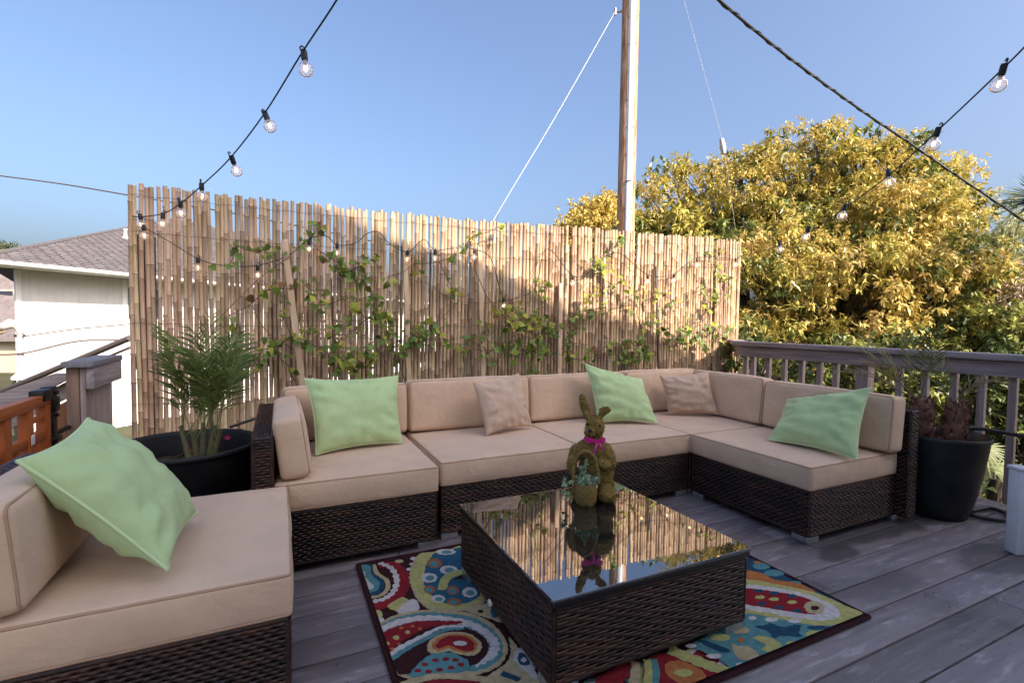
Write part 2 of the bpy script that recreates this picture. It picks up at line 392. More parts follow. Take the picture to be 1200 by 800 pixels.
def T(ox, oy, oz, ex, ey, ez):
    m = Matrix((Vector(ex).normalized(), Vector(ey).normalized(), Vector(ez).normalized())).transposed().to_4x4(); m.translation = (ox, oy, oz); return m
def put_cushion(parent, name, M, w, d, h, **k):
    mb, pm = cushion(M, w, d, h, **k)
    o = mb.build(name, TAN, parent, angle=0); p = pm.build('piping', PIPE, o, angle=0)
    # sub-part geometry is in world space: its parent chain is root > cushion (at root origin)
    return o
SEAT0, SEAT1 = .267, .384
GRP = 'modules of the outdoor wicker sofa set'
def feet(root, x0, x1, y0, y1):
    for cx, sx in ((x0+.004, 1), (x1-.004, -1)):
        for cy, sy in ((y0+.004, 1), (y1-.004, -1)):
            m = MB(); foot(m, cx, cy, sx, sy); m.build('foot', ALU, root)
def base(root, x0, x1, y0, y1, z1=SEAT0-.002):
    m = MB(); wicker_box(m, x0, x1, y0, y1, .036, z1, 'fblr'); m.build('base', [WICK, WBACK], root)
def panel(root, name, x0, x1, y0, y1, z1):
    m = MB(); wicker_box(m, x0, x1, y0, y1, .036, z1, 'fblrt'); m.build(name, [WICK, WBACK], root)
I3 = (1, 0, 0), (0, 1, 0), (0, 0, 1)
def backcush_y(root, x0, x1, yf, z0=.388, h=.31, th=.125, lean=.09, seed=1):
    """back cushion facing -Y"""
    ez = Vector((0, -1, lean)).normalized(); ey = Vector((0, lean, 1)).normalized()
    return put_cushion(root, 'back_cushion', T(x0, yf+th, z0+.006, (1, 0, 0), ey, ez), x1-x0, h, th, r=.022, crown=.016, puff=.010, seed=seed, nx=18)
def backcush_x(root, y0, y1, xf, sgn, z0=.388, h=.31, th=.125, lean=.09, seed=1, name='back_cushion'):
    """sgn -1: faces -X ; +1 faces +X (xf = front face)"""
    if sgn < 0:
        ez = Vector((-1, 0, lean)).normalized(); ey = Vector((lean, 0, 1)).normalized()
        return put_cushion(root, name, T(xf+th, y1, z0+.006, (0, -1, 0), ey, ez), y1-y0, h, th, r=.022, crown=.016, puff=.010, seed=seed, nx=18)
    ez = Vector((1, 0, lean)).normalized(); ey = Vector((-lean, 0, 1)).normalized()
    return put_cushion(root, name, T(xf-th, y0, z0+.006, (0, 1, 0), ey, ez), y1-y0, h, th, r=.022, crown=.016, puff=.010, seed=seed, nx=18)
# chair in the left foreground, its back to the left
s = empty('sofa_chair', (-.36, 1.787, 0), 'armless wicker sofa chair in the left foreground, a green pillow on it', 'sofa', GRP)
base(s, -.69, .024, 1.409, 2.165); panel(s, 'back_frame', -.775, -.697, 1.409, 2.165, .60)
put_cushion(s, 'seat_cushion', T(-.692, 1.405, SEAT0, *I3), .721, .764, SEAT1-SEAT0, seed=1)
backcush_x(s, 1.412, 2.15, -.512, 1, th=.14, h=.245, seed=2); feet(s, -.775, .024, 1.409, 2.165)
# left end module with an arm on its left
s = empty('corner_sofa', (.28, 2.62, 0), 'left end sofa module with a wicker arm beside the tub planter', 'sofa', GRP)
base(s, -.018, .668, 2.184, 2.972); panel(s, 'arm_panel', -.102, -.024, 2.184, 3.055, .585); panel(s, 'back_frame', -.018, .668, 2.98, 3.055, .60)
put_cushion(s, 'seat_cushion', T(-.020, 2.18, SEAT0, *I3), .692, .80, SEAT1-SEAT0, seed=3)
backcush_x(s, 2.2, 2.84, .122, 1, th=.118, h=.25, lean=.14, seed=4, name='arm_cushion')
backcush_y(s, .02, .685, 2.85, h=.285, seed=5); feet(s, -.10, .668, 2.184, 3.055)
# two armless middle modules
for i, (x0, x1, lab) in enumerate(((.699, 1.503, 'armless sofa module carrying a small tan pillow, next to the left end module'), (1.509, 2.305, 'armless middle sofa module with a green pillow, behind the moss rabbit'))):
    s = empty('middle_sofa', ((x0+x1)/2, 2.64, 0), lab, 'sofa', GRP)
    base(s, x0+.004, x1-.004, 2.239, 2.972); panel(s, 'back_frame', x0+.004, x1-.004, 2.98, 3.055, .60)
    put_cushion(s, 'seat_cushion', T(x0, 2.235, SEAT0, *I3), x1-x0, .745, SEAT1-SEAT0, seed=6+i)
    backcush_y(s, x0+.002, x1-.003, 2.85, h=.30, seed=9+i); feet(s, x0+.004, x1-.004, 2.239, 3.055)
# corner module
s = empty('corner_sofa', (2.7, 2.64, 0), 'corner sofa module with two back cushions at the meeting of the two sofa runs', 'sofa', GRP)
base(s, 2.313, 3.046, 2.239, 2.972); panel(s, 'back_frame', 2.313, 3.13, 2.98, 3.055, .60); panel(s, 'side_frame', 3.052, 3.13, 2.239, 2.972, .60)
put_cushion(s, 'seat_cushion', T(2.309, 2.232, SEAT0, *I3), .741, .748, SEAT1-SEAT0, seed=12)
backcush_y(s, 2.312, 3.02, 2.85, h=.305, seed=13); backcush_x(s, 2.216, 2.835, 2.90, -1, h=.305, seed=14); feet(s, 2.313, 3.13, 2.239, 3.055)
# right module, its back to the right railing
s = empty('sofa_chair', (2.72, 1.85, 0), 'right end armless sofa module before the tall black planter, green pillow on it', 'sofa', GRP)
base(s, 2.313, 3.046, 1.476, 2.223); panel(s, 'back_frame', 3.052, 3.135, 1.418, 2.223, .615)
put_cushion(s, 'seat_cushion', T(2.309, 1.472, SEAT0, *I3), .741, .753, SEAT1-SEAT0, seed=15)
backcush_x(s, 1.44, 2.195, 2.895, -1, h=.295, th=.13, seed=16); feet(s, 2.313, 3.13, 1.476, 2.223)

def pillow(name, c, thick, m, pm_, label, cat='pillow', group=None, seed=0, face=None, wr=.017):
    """c = four corner points TL TR BR BL; puffed along the face normal"""
    TL, TR, BR, BL = [Vector(p) for p in c]
    n = (TR-TL+BR-BL).cross(TL-BL+TR-BR).normalized()
    if face is not None and n.dot(Vector(face)) < 0: n = -n
    N = 40; mb = MB(); V = []; F = []; cen = (TL+TR+BR+BL)/4
    def pos(u, v, sg):
        # pull the middle of each side in, leave the corners out
        uu = u*(1-.075*(1-abs(v)**2.0)); vv = v*(1-.095*(1-abs(u)**2.0))
        a, b = (uu+1)/2, (vv+1)/2
        p = (BL*(1-a)+BR*a)*(1-b)+(TL*(1-a)+TR*a)*b
        t = (max(0, 1-abs(u)**2.3)*max(0, 1-abs(v)**2.3))**.48
        w1 = mnoise.noise((u*1.6+seed*5, v*2.4, seed+sg)); rad = max(abs(u), abs(v))
        w2 = mnoise.noise((u*2.2+1.4*v+seed, v*3.1-.8*u+seed*2, sg*3))*(.5+.5*rad)+.45*mnoise.noise((u*5+2*v+seed*3, v*4-3*u, sg))*rad
        ang = math.atan2(v, u); w3 = math.sin(ang*17+3*mnoise.noise((u*2, v*2, seed)))*max(0, rad-.45)*1.1
        disp = thick*t*(1+.12*w1)+(wr*w2+wr*.55*w3)*min(1, t*1.8)
        return p+n*(sg*disp)
    for sg in (1, -1):
        g = [[None]*(N+1) for _ in range(N+1)]
        for i in range(N+1):
            for j in range(N+1):
                u, v = math.sin((i/N-.5)*PI*.98)/math.sin(PI*.49), math.sin((j/N-.5)*PI*.98)/math.sin(PI*.49)
                edge = i in (0, N) or j in (0, N)
                if edge and sg < 0: g[i][j] = G0[i][j]; continue
                g[i][j] = len(V); V.append(pos(u, v, sg)[:])
        if sg > 0: G0 = g
        for i in range(N):
            for j in range(N):
                f = (g[i][j], g[i+1][j], g[i+1][j+1], g[i][j+1]); F.append(f if sg > 0 else f[::-1])
    mb.add(V, F)
    o = root_mesh(mb, name, m, cen, label, cat, group, angle=0)
    if pm_:
        e = MB(); pts = []
        for k in range(48): pts.append((math.sin((k/48-.5)*PI*.98)/math.sin(PI*.49), -1))
        for k in range(48): pts.append((1, math.sin((k/48-.5)*PI*.98)/math.sin(PI*.49)))
        for k in range(48): pts.append((-math.sin((k/48-.5)*PI*.98)/math.sin(PI*.49), 1))
        for k in range(48): pts.append((-1, -math.sin((k/48-.5)*PI*.98)/math.sin(PI*.49)))
        e.loop([pos(u, v, 1) for u, v in pts], .0045, 6); e.build('piping', pm_, o, angle=0)
    return o
PG = 'throw pillows on the sofa'
pillow('pillow', [at(20, 540, 2, .715), at(103, 490, 2, .755), at(231, 600, 2, .435), at(196, 667, 2, .43)], .085, GREEN, GPIPE, 'large sage green pillow leaning on the chair in the left foreground', group=PG, seed=1, face=(1, 0, 1))
pillow('pillow', [(.121, 2.76, .752), (.608, 2.78, .748), (.60, 2.62, .405), (.16, 2.53, .405)], .075, GREEN, GPIPE, 'upright square sage green pillow on the left end module', group=PG, seed=2.3, face=(0, -1, 0))
pillow('pillow', [(1.046, 2.73, .702), (1.375, 2.77, .741), (1.44, 2.70, .41), (1.087, 2.60, .405)], .062, TANP, None, 'small tan pillow tilted against the back cushion near the middle of the row', group=PG, seed=3.1, face=(0, -1, 0))
pillow('pillow', [(1.868, 2.76, .79), (2.385, 2.79, .662), (2.28, 2.50, .405), (1.90, 2.64, .41)], .075, GREEN, GPIPE, 'sage green pillow slumped on one corner behind the moss rabbit', group=PG, seed=4.7, face=(0, -1, 0))
pillow('pillow', [(2.553, 2.79, .682), (2.86, 2.62, .722), (2.90, 2.54, .405), (2.577, 2.72, .405)], .062, TANP, None, 'small tan pillow tucked into the corner of the sofa', group=PG, seed=5.9, face=(-1, -1, 0))
pillow('pillow', [(2.83, 1.97, .61), (2.83, 1.504, .745), (2.60, 1.43, .405), (2.555, 1.884, .405)], .068, GREEN, GPIPE, 'sage green pillow with a raised corner on the right end module', group=PG, seed=7.3, face=(-1, 0, .3))

# ------------------------------------------------------------------ coffee table
tx0, tx1, ty0, ty1, tz = .674, 1.459, 1.127, 1.898, .303
s = empty('coffee_table', ((tx0+tx1)/2, (ty0+ty1)/2, .01), 'square dark wicker coffee table with a glass top standing on the rug', 'table')
m = MB(); wicker_box(m, tx0+.008, tx1-.008, ty0+.008, ty1-.008, .045, tz-.0315, 'fblrt', per=.034, row=.0102, amp=.0021); m.build('body', [WICK, WBACK], s)
m = MB()
for a in ((tx0+.001, tx1-.001, ty0+.001, ty0+.03), (tx0+.001, tx1-.001, ty1-.03, ty1-.001), (tx0+.001, tx0+.03, ty0+.0305, ty1-.0305), (tx1-.03, tx1-.001, ty0+.0305, ty1-.0305)): m.box(*a, tz-.030, tz-.0085, .005)
m.build('rim', mat('dark_frame', (.012, .008, .008), .35), s)
m = MB(); m.box(tx0, tx1, ty0, ty1, tz-.0075, tz, .0015); m.build('glass_top', glassy('table_glass', 5.0, (.6, .6, .6), .012, .015, .055), s, smooth=False)
for cx, sx in ((tx0+.010, 1), (tx1-.010, -1)):
    for cy, sy in ((ty0+.010, 1), (ty1-.010, -1)):
        m = MB(); foot(m, cx, cy, sx, sy, .05); m.v = [v+np.array([0, 0, .009]) for v in m.v]; m.build('foot', ALU, s)
m = MB(); p = at(574, 706, 0, tx0+.004); m.lathe([(0, .006), (.010, .006), (.013, .003), (.013, -.004)], (0, 0, 0), 20)
for i in range(len(m.v)): m.v[i] = m.v[i][:, [2, 0, 1]]*np.array([-1, 1, 1])+np.array(p)
m.build('badge', mat('pale_badge', (.6, .58, .52), .4), s)

# ------------------------------------------------------------------ rug
RX0, RX1, RY0, RY1 = .301, 1.943, 1.004, 2.148
rug = MB(); rug.box(RX0, RX1, RY0, RY1, .0015, .008, .002, mi=0)
RC = dict(brown=(.055, .020, .021), tan=(.62, .49, .28), yellow=(.60, .56, .20), red=(.33, .026, .034), white=(.76, .69, .65), teal=(.13, .33, .34), navy=(.028, .09, .15), blue=(.04, .15, .23), orange=(.60, .21, .07), rust=(.47, .16, .075))
RN = list(RC); layer = [0]
def rmat(n):
    c = RC[n]; m = mat('rug_'+n, c, .95, .1, col2=tuple(x*.72 for x in c), nscale=45, bump=1.6, bscale=420); return m
def rclamp(p): return (min(max(p[0], RX0+.012), RX1-.012), min(max(p[1], RY0+.012), RY1-.012))
def rpoly(pts, c, jag=.0025):
    """pts in rug metres"""
    out = []; k = len(pts)
    for i in range(k):
        a, b = Vector(pts[i]).to_2d(), Vector(pts[(i+1) % k]).to_2d(); n = max(1, int((b-a).length/.006))
        for j in range(n):
            p = a.lerp(b, j/n); out.append(rclamp((p.x+rnd.uniform(-jag, jag), p.y+rnd.uniform(-jag, jag))))
    layer[0] += 1; z = .0082+.00007*layer[0]
    tri = tessellate_polygon([[Vector((*p, 0)) for p in out]])
    fs = []
    for t in tri:
        a, b, cc = [out[i] for i in t]
        ar = (b[0]-a[0])*(cc[1]-a[1])-(b[1]-a[1])*(cc[0]-a[0])
        if abs(ar) > 1e-10: fs.append(t if ar > 0 else t[::-1])
    rug.add([(*p, z) for p in out], fs, RN.index(c))
def W(pts, z): # zoom px -> rug metres
    o = (400, 620, .2249) if z == 'A' else (700, 640, .3)
    return [at(o[0]+u*o[2], o[1]+v*o[2], 2, .009).to_2d() for u, v in pts]
def blob(pts, c, z='A', jag=.0025): rpoly([p for p in [q.to_2d() for q in catmull([(*w, 0) for w in W(pts, z)], 5, True)]], c, jag)
def poly(pts, c, z='A', jag=.0025): rpoly(W(pts, z), c, jag)
def oval(cx, cy, rx, ry, c, z='A', jag=.002): blob([(cx+rx*math.cos(a), cy+ry*math.sin(a)) for a in [i*PI/4 for i in range(8)]], c, z, jag)
def stroke(pts, w, c, z='A', taper=0, scal=0, raw=False):
    P = [p.to_2d() for p in catmull([(*q, 0) for q in (pts if raw else W(pts, z))], 8)]
    sc_ = 1 if raw else .2249*.0042 if z == 'A' else .3*.0036
    L, R = [], []; n = len(P)
    for i, p in enumerate(P):
        t = (P[min(i+1, n-1)]-P[max(i-1, 0)]); t = t.normalized() if t.length > 0 else Vector((1, 0)); q = Vector((-t.y, t.x))
        h = w*sc_*.5*(1-taper*i/n)*(1+scal*math.sin(i*1.9))
        L.append(p+q*h); R.append(p-q*h)
    rpoly(L+R[::-1], c, .0018)
def paisley(cx, cy, sz, rot, cols):
    """filler motif for the hidden middle: a nested drop"""
    base_ = []
    for i in range(24):
        a = 2*PI*i/24; r = 1+.0*a; x = math.cos(a)*.62*(1-.25*math.sin(a)); y_ = math.sin(a)*1.0+.0
        if math.sin(a) > 0: x += .45*math.sin(a)**2
        base_.append((x, y_))
    for k, c in enumerate(cols):
        f = sz*(1-k*.17)
        rpoly([(cx+f*(x*math.cos(rot)-y_*math.sin(rot)), cy+f*(x*math.sin(rot)+y_*math.cos(rot))) for x, y_ in base_], c)
rpoly([(RX0+.012, RY0+.012), (RX1-.012, RY0+.012), (RX1-.012, RY1-.012), (RX0+.012, RY1-.012)], 'brown', 0)
# middle, mostly under the table
for cx, cy, sz, rot, cols in ((1.0, 1.85, .2, .5, ('tan', 'teal', 'white', 'red')), (1.25, 2.02, .15, 2, ('yellow', 'navy', 'white', 'teal')), (1.55, 1.9, .2, 4, ('tan', 'red', 'orange', 'yellow')), (1.2, 1.5, .22, 1, ('teal', 'white', 'red', 'tan')), (1.75, 1.65, .16, .2, ('tan', 'teal', 'white', 'navy')), (1.6, 1.4, .2, 3, ('yellow', 'white', 'red', 'orange')), (.98, 1.3, .16, 5, ('tan', 'navy', 'white')), (1.85, 2.0, .12, 5, ('orange', 'yellow', 'red')), (1.0, 1.08, .12, 1, ('teal', 'yellow')), (.62, 1.06, .14, 1.3, ('tan', 'red', 'orange', 'yellow')), (.85, 1.08, .10, 4, ('teal', 'white', 'navy')), (1.2, 1.08, .09, 2, ('tan', 'white', 'red'))):
    paisley(cx, cy, sz, rot, cols)
# left strip
stroke([(205, 185), (270, 190), (315, 240), (318, 310), (270, 370), (210, 398), (150, 408)], 56, 'red')
stroke([(200, 176), (258, 203), (288, 258), (275, 320), (225, 362), (148, 382)], 24, 'white', scal=.3)
stroke([(165, 185), (188, 232), (236, 268), (240, 312), (205, 345), (135, 362)], 20, 'tan')
blob([(92, 190), (158, 186), (172, 230), (218, 265), (222, 305), (195, 338), (130, 350), (110, 300)], 'navy')
blob([(92, 195), (150, 192), (160, 238), (195, 275), (195, 310), (165, 328), (128, 338), (110, 290)], 'teal')
blob([(95, 215), (125, 225), (128, 255), (160, 285), (168, 305), (135, 318), (118, 310), (140, 295), (112, 262)], 'white')
oval(302, 168, 22, 9, 'tan'); oval(382, 155, 24, 9, 'white'); oval(376, 184, 24, 9, 'white'); oval(362, 210, 24, 9, 'white')
blob([(400, 135), (480, 120), (560, 108), (640, 100), (760, 330), (740, 385), (640, 425), (540, 430), (440, 410), (375, 330), (355, 230)], 'tan')
blob([(410, 140), (480, 125), (560, 110), (640, 105), (750, 330), (730, 375), (640, 412), (540, 416), (450, 392), (388, 320), (368, 235)], 'yellow')
blob([(485, 128), (560, 112), (650, 108), (720, 300), (716, 352), (650, 388), (550, 388), (475, 352), (430, 285), (440, 200)], 'blue')
for x, y_, rx, ry in ((545, 120, 52, 15), (458, 255, 42, 25), (560, 215, 46, 24), (505, 365, 36, 20), (668, 332, 40, 27)):
    oval(x, y_, rx, ry, 'white'); oval(x+4, y_+2, rx*.55, ry*.55, 'teal')
for x, y_, rx, ry in ((485, 180, 40, 25), (460, 318, 30, 21), (590, 382, 38, 20), (580, 322, 32, 24)):
    oval(x, y_, rx, ry, 'rust'); oval(x-3, y_+3, rx*.62, ry*.62, 'teal')
stroke([(650, 225), (590, 235), (545, 262), (522, 320)], 52, 'yellow', taper=.3)
poly([(575, 270), (625, 240), (640, 262)], 'brown')
blob([(240, 405), (305, 362), (350, 372), (340, 440), (282, 432)], 'yellow'); blob([(292, 440), (318, 400), (368, 368), (404, 388), (398, 428), (345, 445)], 'white')
oval(190, 450, 26, 24, 'yellow'); oval(200, 478, 24, 16, 'white')
blob([(190, 520), (240, 470), (330, 440), (440, 425), (560, 428), (690, 448), (790, 500), (855, 580), (862, 660), (810, 725), (720, 762), (640, 772), (430, 790), (300, 770), (235, 700)], 'tan')
blob([(200, 520), (260, 475), (350, 450), (450, 438), (560, 444), (680, 464), (775, 515), (836, 590), (840, 655), (795, 708), (710, 742), (630, 750), (400, 775), (290, 740), (230, 680)], 'teal', jag=.004)
stroke([(205, 528), (310, 486), (430, 468), (560, 476), (680, 502), (765, 556), (800, 612), (775, 665), (690, 708)], 34, 'white', scal=.22)
blob([(215, 575), (330, 505), (450, 492), (560, 498), (670, 525), (745, 570), (770, 620), (740, 680), (660, 725), (520, 745), (380, 760), (280, 745)], 'brown')
stroke([(240, 690), (330, 632), (440, 575), (540, 530), (640, 520)], 30, 'teal', taper=.5)
stroke([(235, 670), (320, 615), (430, 558), (530, 515), (640, 512)], 24, 'white', taper=.5, scal=.2)
blob([(212, 555), (330, 498), (450, 482), (630, 486), (600, 500), (480, 512), (380, 552), (300, 602), (248, 645)], 'red')
for x, y_, r, c in ((345, 542, 13, 'yellow'), (285, 570, 16, 'yellow'), (240, 602, 12, 'yellow'), (312, 520, 10, 'orange'), (265, 630, 10, 'orange'), (372, 512, 9, 'orange'), (410, 525, 9, 'orange'), (300, 605, 9, 'orange')): oval(x, y_, r, r*.7, c)
blob([(448, 625), (468, 578), (555, 545), (660, 548), (722, 590), (728, 632), (690, 664), (620, 662), (555, 642), (500, 657), (458, 650)], 'tan')
blob([(470, 620), (495, 580), (565, 555), (655, 558), (705, 595), (708, 628), (680, 648), (620, 648), (555, 628), (500, 642)], 'orange')
blob([(490, 612), (545, 566), (640, 566), (690, 600), (680, 638), (620, 638), (560, 612), (512, 628)], 'red'); oval(620, 601, 36, 13, 'white')
blob([(352, 772), (395, 712), (470, 662), (560, 652), (640, 678), (664, 730), (600, 758), (500, 778), (400, 788)], 'teal', jag=.004)
for x, y_ in ((490, 690), (545, 685), (595, 690), (435, 712), (400, 745), (455, 750), (512, 740), (572, 730), (622, 714)): oval(x, y_, 18, 10, 'red')
poly([(640, 432), (700, 405), (760, 390), (850, 500), (700, 452)], 'tan'); oval(725, 435, 16, 9, 'brown'); oval(800, 440, 24, 30, 'blue')
blob([(872, 575), (905, 600), (1000, 740), (1060, 830), (880, 830), (740, 800), (858, 705), (884, 640)], 'tan')
blob([(905, 640), (950, 630), (990, 690), (1020, 790), (940, 730), (900, 690)], 'white'); blob([(920, 660), (950, 655), (980, 715), (930, 712)], 'navy'); oval(950, 690, 15, 13, 'white'); stroke([(835, 760), (890, 780), (930, 795)], 22, 'navy')
stroke([(280, 830), (400, 795), (500, 775), (640, 780), (760, 800), (900, 850)], 26, 'tan'); blob([(400, 830), (500, 795), (640, 797), (760, 820), (820, 880), (560, 900)], 'red')
# right front corner
blob([(560, 50), (605, 55), (740, 125), (880, 190), (1000, 255), (900, 220), (800, 175), (690, 135), (580, 105)], 'navy', 'B')
oval(640, 82, 34, 14, 'teal', 'B'); oval(690, 110, 40, 13, 'teal', 'B'); oval(625, 68, 16, 5, 'orange', 'B'); oval(770, 150, 28, 9, 'teal', 'B')
blob([(560, 100), (640, 110), (690, 135), (780, 150), (850, 185), (700, 165), (580, 150)], 'orange', 'B')
blob([(560, 140), (720, 158), (860, 190), (960, 235), (1040, 272), (960, 305), (860, 318), (700, 290), (560, 268)], 'yellow', 'B')
blob([(560, 160), (720, 172), (850, 205), (935, 245), (945, 278), (890, 296), (790, 290), (690, 270), (560, 240)], 'white', 'B', .005)
blob([(560, 172), (700, 184), (800, 204), (872, 238), (862, 272), (765, 264), (680, 250), (560, 225)], 'red', 'B')
for x, y_, c in ((635, 205, 'yellow'), (690, 213, 'yellow'), (760, 225, 'yellow'), (630, 181, 'navy'), (690, 190, 'navy'), (760, 201, 'navy'), (640, 231, 'navy'), (710, 246, 'navy'), (780, 259, 'navy')): oval(x, y_, 19, 7, c, 'B')
blob([(810, 240), (830, 222), (870, 228), (890, 248), (868, 270), (825, 266)], 'tan', 'B'); oval(850, 249, 17, 9, 'brown', 'B')
blob([(560, 272), (700, 290), (860, 318), (935, 318), (830, 380), (700, 440), (600, 500), (540, 500), (470, 445), (370, 395), (440, 350)], 'teal', 'B')
blob([(605, 322), (650, 318), (680, 308), (720, 322), (792, 314), (785, 345), (795, 365), (730, 358), (690, 366), (660, 340)], 'navy', 'B', .004)
for x, y_, rx, ry in ((605, 288, 16, 8), (680, 294, 26, 9), (770, 300, 26, 8), (455, 438, 30, 10), (366, 398, 22, 8), (560, 472, 20, 8)): oval(x, y_, rx, ry, 'white', 'B')
oval(862, 326, 44, 8, 'navy', 'B'); blob([(388, 374), (430, 380), (515, 414), (490, 424), (430, 402)], 'navy', 'B')
blob([(605, 368), (650, 360), (715, 388), (702, 420), (640, 414), (660, 392)], 'yellow', 'B'); oval(848, 352, 36, 14, 'yellow', 'B'); oval(760, 390, 24, 11, 'yellow', 'B'); oval(480, 365, 40, 14, 'yellow', 'B')
blob([(525, 388), (548, 398), (592, 400), (630, 432), (618, 452), (560, 452), (532, 422)], 'tan', 'B'); oval(560, 338, 34, 14, 'tan', 'B'); oval(562, 376, 13, 10, 'orange', 'B')
blob([(200, 450), (290, 430), (400, 470), (500, 530), (440, 560), (200, 570)], 'red', 'B'); stroke([(280, 412), (400, 462), (530, 510)], 44, 'yellow', 'B', scal=.12)
blob([(270, 465), (330, 460), (400, 490), (420, 530), (330, 545), (270, 510)], 'orange', 'B'); oval(335, 505, 38, 15, 'yellow', 'B')
stroke([(215, 448), (228, 490), (225, 560)], 22, 'teal', 'B'); stroke([(192, 452), (200, 490), (196, 560)], 22, 'yellow', 'B')
stroke([(145, 462), (150, 500), (140, 560)], 26, 'tan', 'B'); blob([(0, 520), (60, 490), (122, 462), (128, 500), (95, 545), (0, 560)], 'red', 'B', .005)
# bound edge
def rtape(p, q):
    rug.tube([Vector(p).lerp(Vector(q), i/12) for i in range(13)], .0085, 8, flat=.55, mi=RN.index('brown'))
for p, q in (((RX0, RY0, .0085), (RX1, RY0, .0085)), ((RX1, RY0, .0085), (RX1, RY1, .0085)), ((RX1, RY1, .0085), (RX0, RY1, .0085)), ((RX0, RY1, .0085), (RX0, RY0, .0085))): rtape(p, q)
root_mesh(rug, 'rug', [rmat(n) for n in RN], ((RX0+RX1)/2, (RY0+RY1)/2, 0), 'colourful paisley rug with a dark bound edge under the coffee table', 'rug', smooth=False)
# ------------------------------------------------------------------ moss rabbit on the table
BX = Vector((1.235, 1.75, .3035)); br = Vector((.816, -.578, 0)); bt = Vector((-.578, -.816, 0)); bz = Vector((0, 0, 1))
def bl(x, t, z): return BX+br*x+bt*t+bz*z
MOSS = mat('dry_moss', (.22, .145, .035), .98, .05, col2=(.34, .23, .08), nscale=38, bump=3, bscale=160, isl=0)
def blobs(spec):
    bm = bmesh.new()
    for (x, t, z), (rx, rt, rz), tilt in spec:
        r = bmesh.ops.create_icosphere(bm, subdivisions=3, radius=1)
        for v in r['verts']:
            p = Vector((v.co.x*rx, v.co.y*rt, v.co.z*rz)); p = Matrix.Rotation(tilt, 3, 'Y') @ p
            v.co = bl(x+p.x, t+p.y, z+p.z)
    me = bpy.data.meshes.new('tmp'); bm.to_mesh(me); bm.free()
    o = bpy.data.objects.new('tmp', me); COL.objects.link(o)
    m = o.modifiers.new('r', 'REMESH'); m.mode = 'VOXEL'; m.voxel_size = .0032
    m = o.modifiers.new('s', 'SMOOTH'); m.iterations = 6; m.factor = .5
    dg = bpy.context.evaluated_depsgraph_get(); e = o.evaluated_get(dg).to_mesh()
    V = np.array([v.co[:] for v in e.vertices]); Nn = np.array([v.normal[:] for v in e.vertices]); F = [tuple(p.vertices) for p in e.polygons]
    o.evaluated_get(dg).to_mesh_clear(); bpy.data.objects.remove(o)
    dsp = np.array([.0035*mnoise.noise((p[0]*70, p[1]*70, p[2]*70))+.0022*mnoise.noise((p[0]*190, p[1]*190, p[2]*190)) for p in V])
    mb = MB(); mb.add(V+Nn*dsp[:, None], F)
    ix = nr.choice(len(V), 2600); leaves(mb, V[ix], Nn[ix]*.45+unit(2600)*.7, unit(2600), nr.uniform(.006, .013, 2600), .0009, .2, .1); return mb
s = empty('rabbit_figurine', BX, 'mossy brown rabbit figurine with pink ribbon holding a basket of succulents on the glass table', 'figurine')
body = blobs([((.018, -.005, .13), (.076, .062, .12), 0), ((.0, -.002, .205), (.084, .056, .052), 0), ((.004, .0, .255), (.034, .036, .04), 0),
    ((.006, .008, .308), (.041, .046, .050), 0), ((-.012, .040, .297), (.025, .026, .024), 0), ((-.024, .03, .29), (.016, .016, .018), 0),
    ((-.040, -.022, .392), (.021, .009, .062), -.30), ((-.026, -.008, .35), (.013, .010, .03), -.3),
    ((.030, -.004, .358), (.013, .010, .03), .45), ((.047, -.004, .382), (.026, .009, .020), -.35),
    ((-.078, .022, .19), (.026, .03, .05), .25), ((-.088, .055, .15), (.022, .028, .04), -.1), ((.070, .024, .185), (.027, .032, .052), -.3), ((.05, .065, .165), (.032, .026, .022), .5),
    ((.062, .045, .036), (.040, .055, .036), 0), ((-.05, .03, .034), (.040, .055, .034), 0), ((.03, -.03, .05), (.07, .05, .05), 0)])
body.build('body', MOSS, s)
for x, t, z, r in ((-.024, .036, .328, .0062), (.027, .040, .324, .0062)):
    m = MB(); bm = bmesh.new(); bmesh.ops.create_icosphere(bm, subdivisions=2, radius=r); m.bm(bm, Matrix.Translation(bl(x, t+.004, z))); m.build('eye', mat('bead_black', (.006, .006, .007), .12), s)
m = MB(); bm = bmesh.new(); bmesh.ops.create_icosphere(bm, subdivisions=2, radius=.0095); m.bm(bm, Matrix.Translation(bl(-.014, .064, .306))); m.build('nose', mat('bead_black', (.006, .006, .007), .12), s)
# ribbon bow
RIB = mat('pink_satin', (.62, .02, .22), .4, .5)
m = MB()
m.loop([bl(.004+.039*math.cos(a), .004+.041*math.sin(a), .262-.004*math.sin(a)) for a in [i*2*PI/24 for i in range(24)]], .005, 6)
def ribbon(pts, w):
    P = catmull(pts, 6); vs = []
    for p in P: vs += [p+bz*w*.5, p-bz*w*.5]
    n = len(P); m.add([v[:] for v in vs], [(2*i, 2*i+1, 2*i+3, 2*i+2) for i in range(n-1)])
k0 = (.022, .052, .258)
ribbon([bl(*k0), bl(-.01, .066, .268), bl(-.038, .058, .271), bl(-.02, .064, .259), bl(*k0)], .014)
ribbon([bl(*k0), bl(.035, .058, .268), bl(.052, .045, .266), bl(.04, .055, .256), bl(*k0)], .014)
m.box(-.006, .006, -.005, .005, -.007, .007, .003, Matrix.Translation(bl(*k0)))
def tail(pts, w):
    P = catmull(pts, 6); vs = []
    for p in P: vs += [p+br*w*.5, p-br*w*.5]
    n = len(P); m.add([v[:] for v in vs], [(2*i, 2*i+1, 2*i+3, 2*i+2) for i in range(n-1)])
tail([bl(.018, .055, .257), bl(.012, .065, .235), bl(.008, .066, .205)], .009); tail([bl(.026, .055, .257), bl(.036, .064, .24), bl(.040, .062, .222)], .009)
m.build('ribbon', RIB, s)
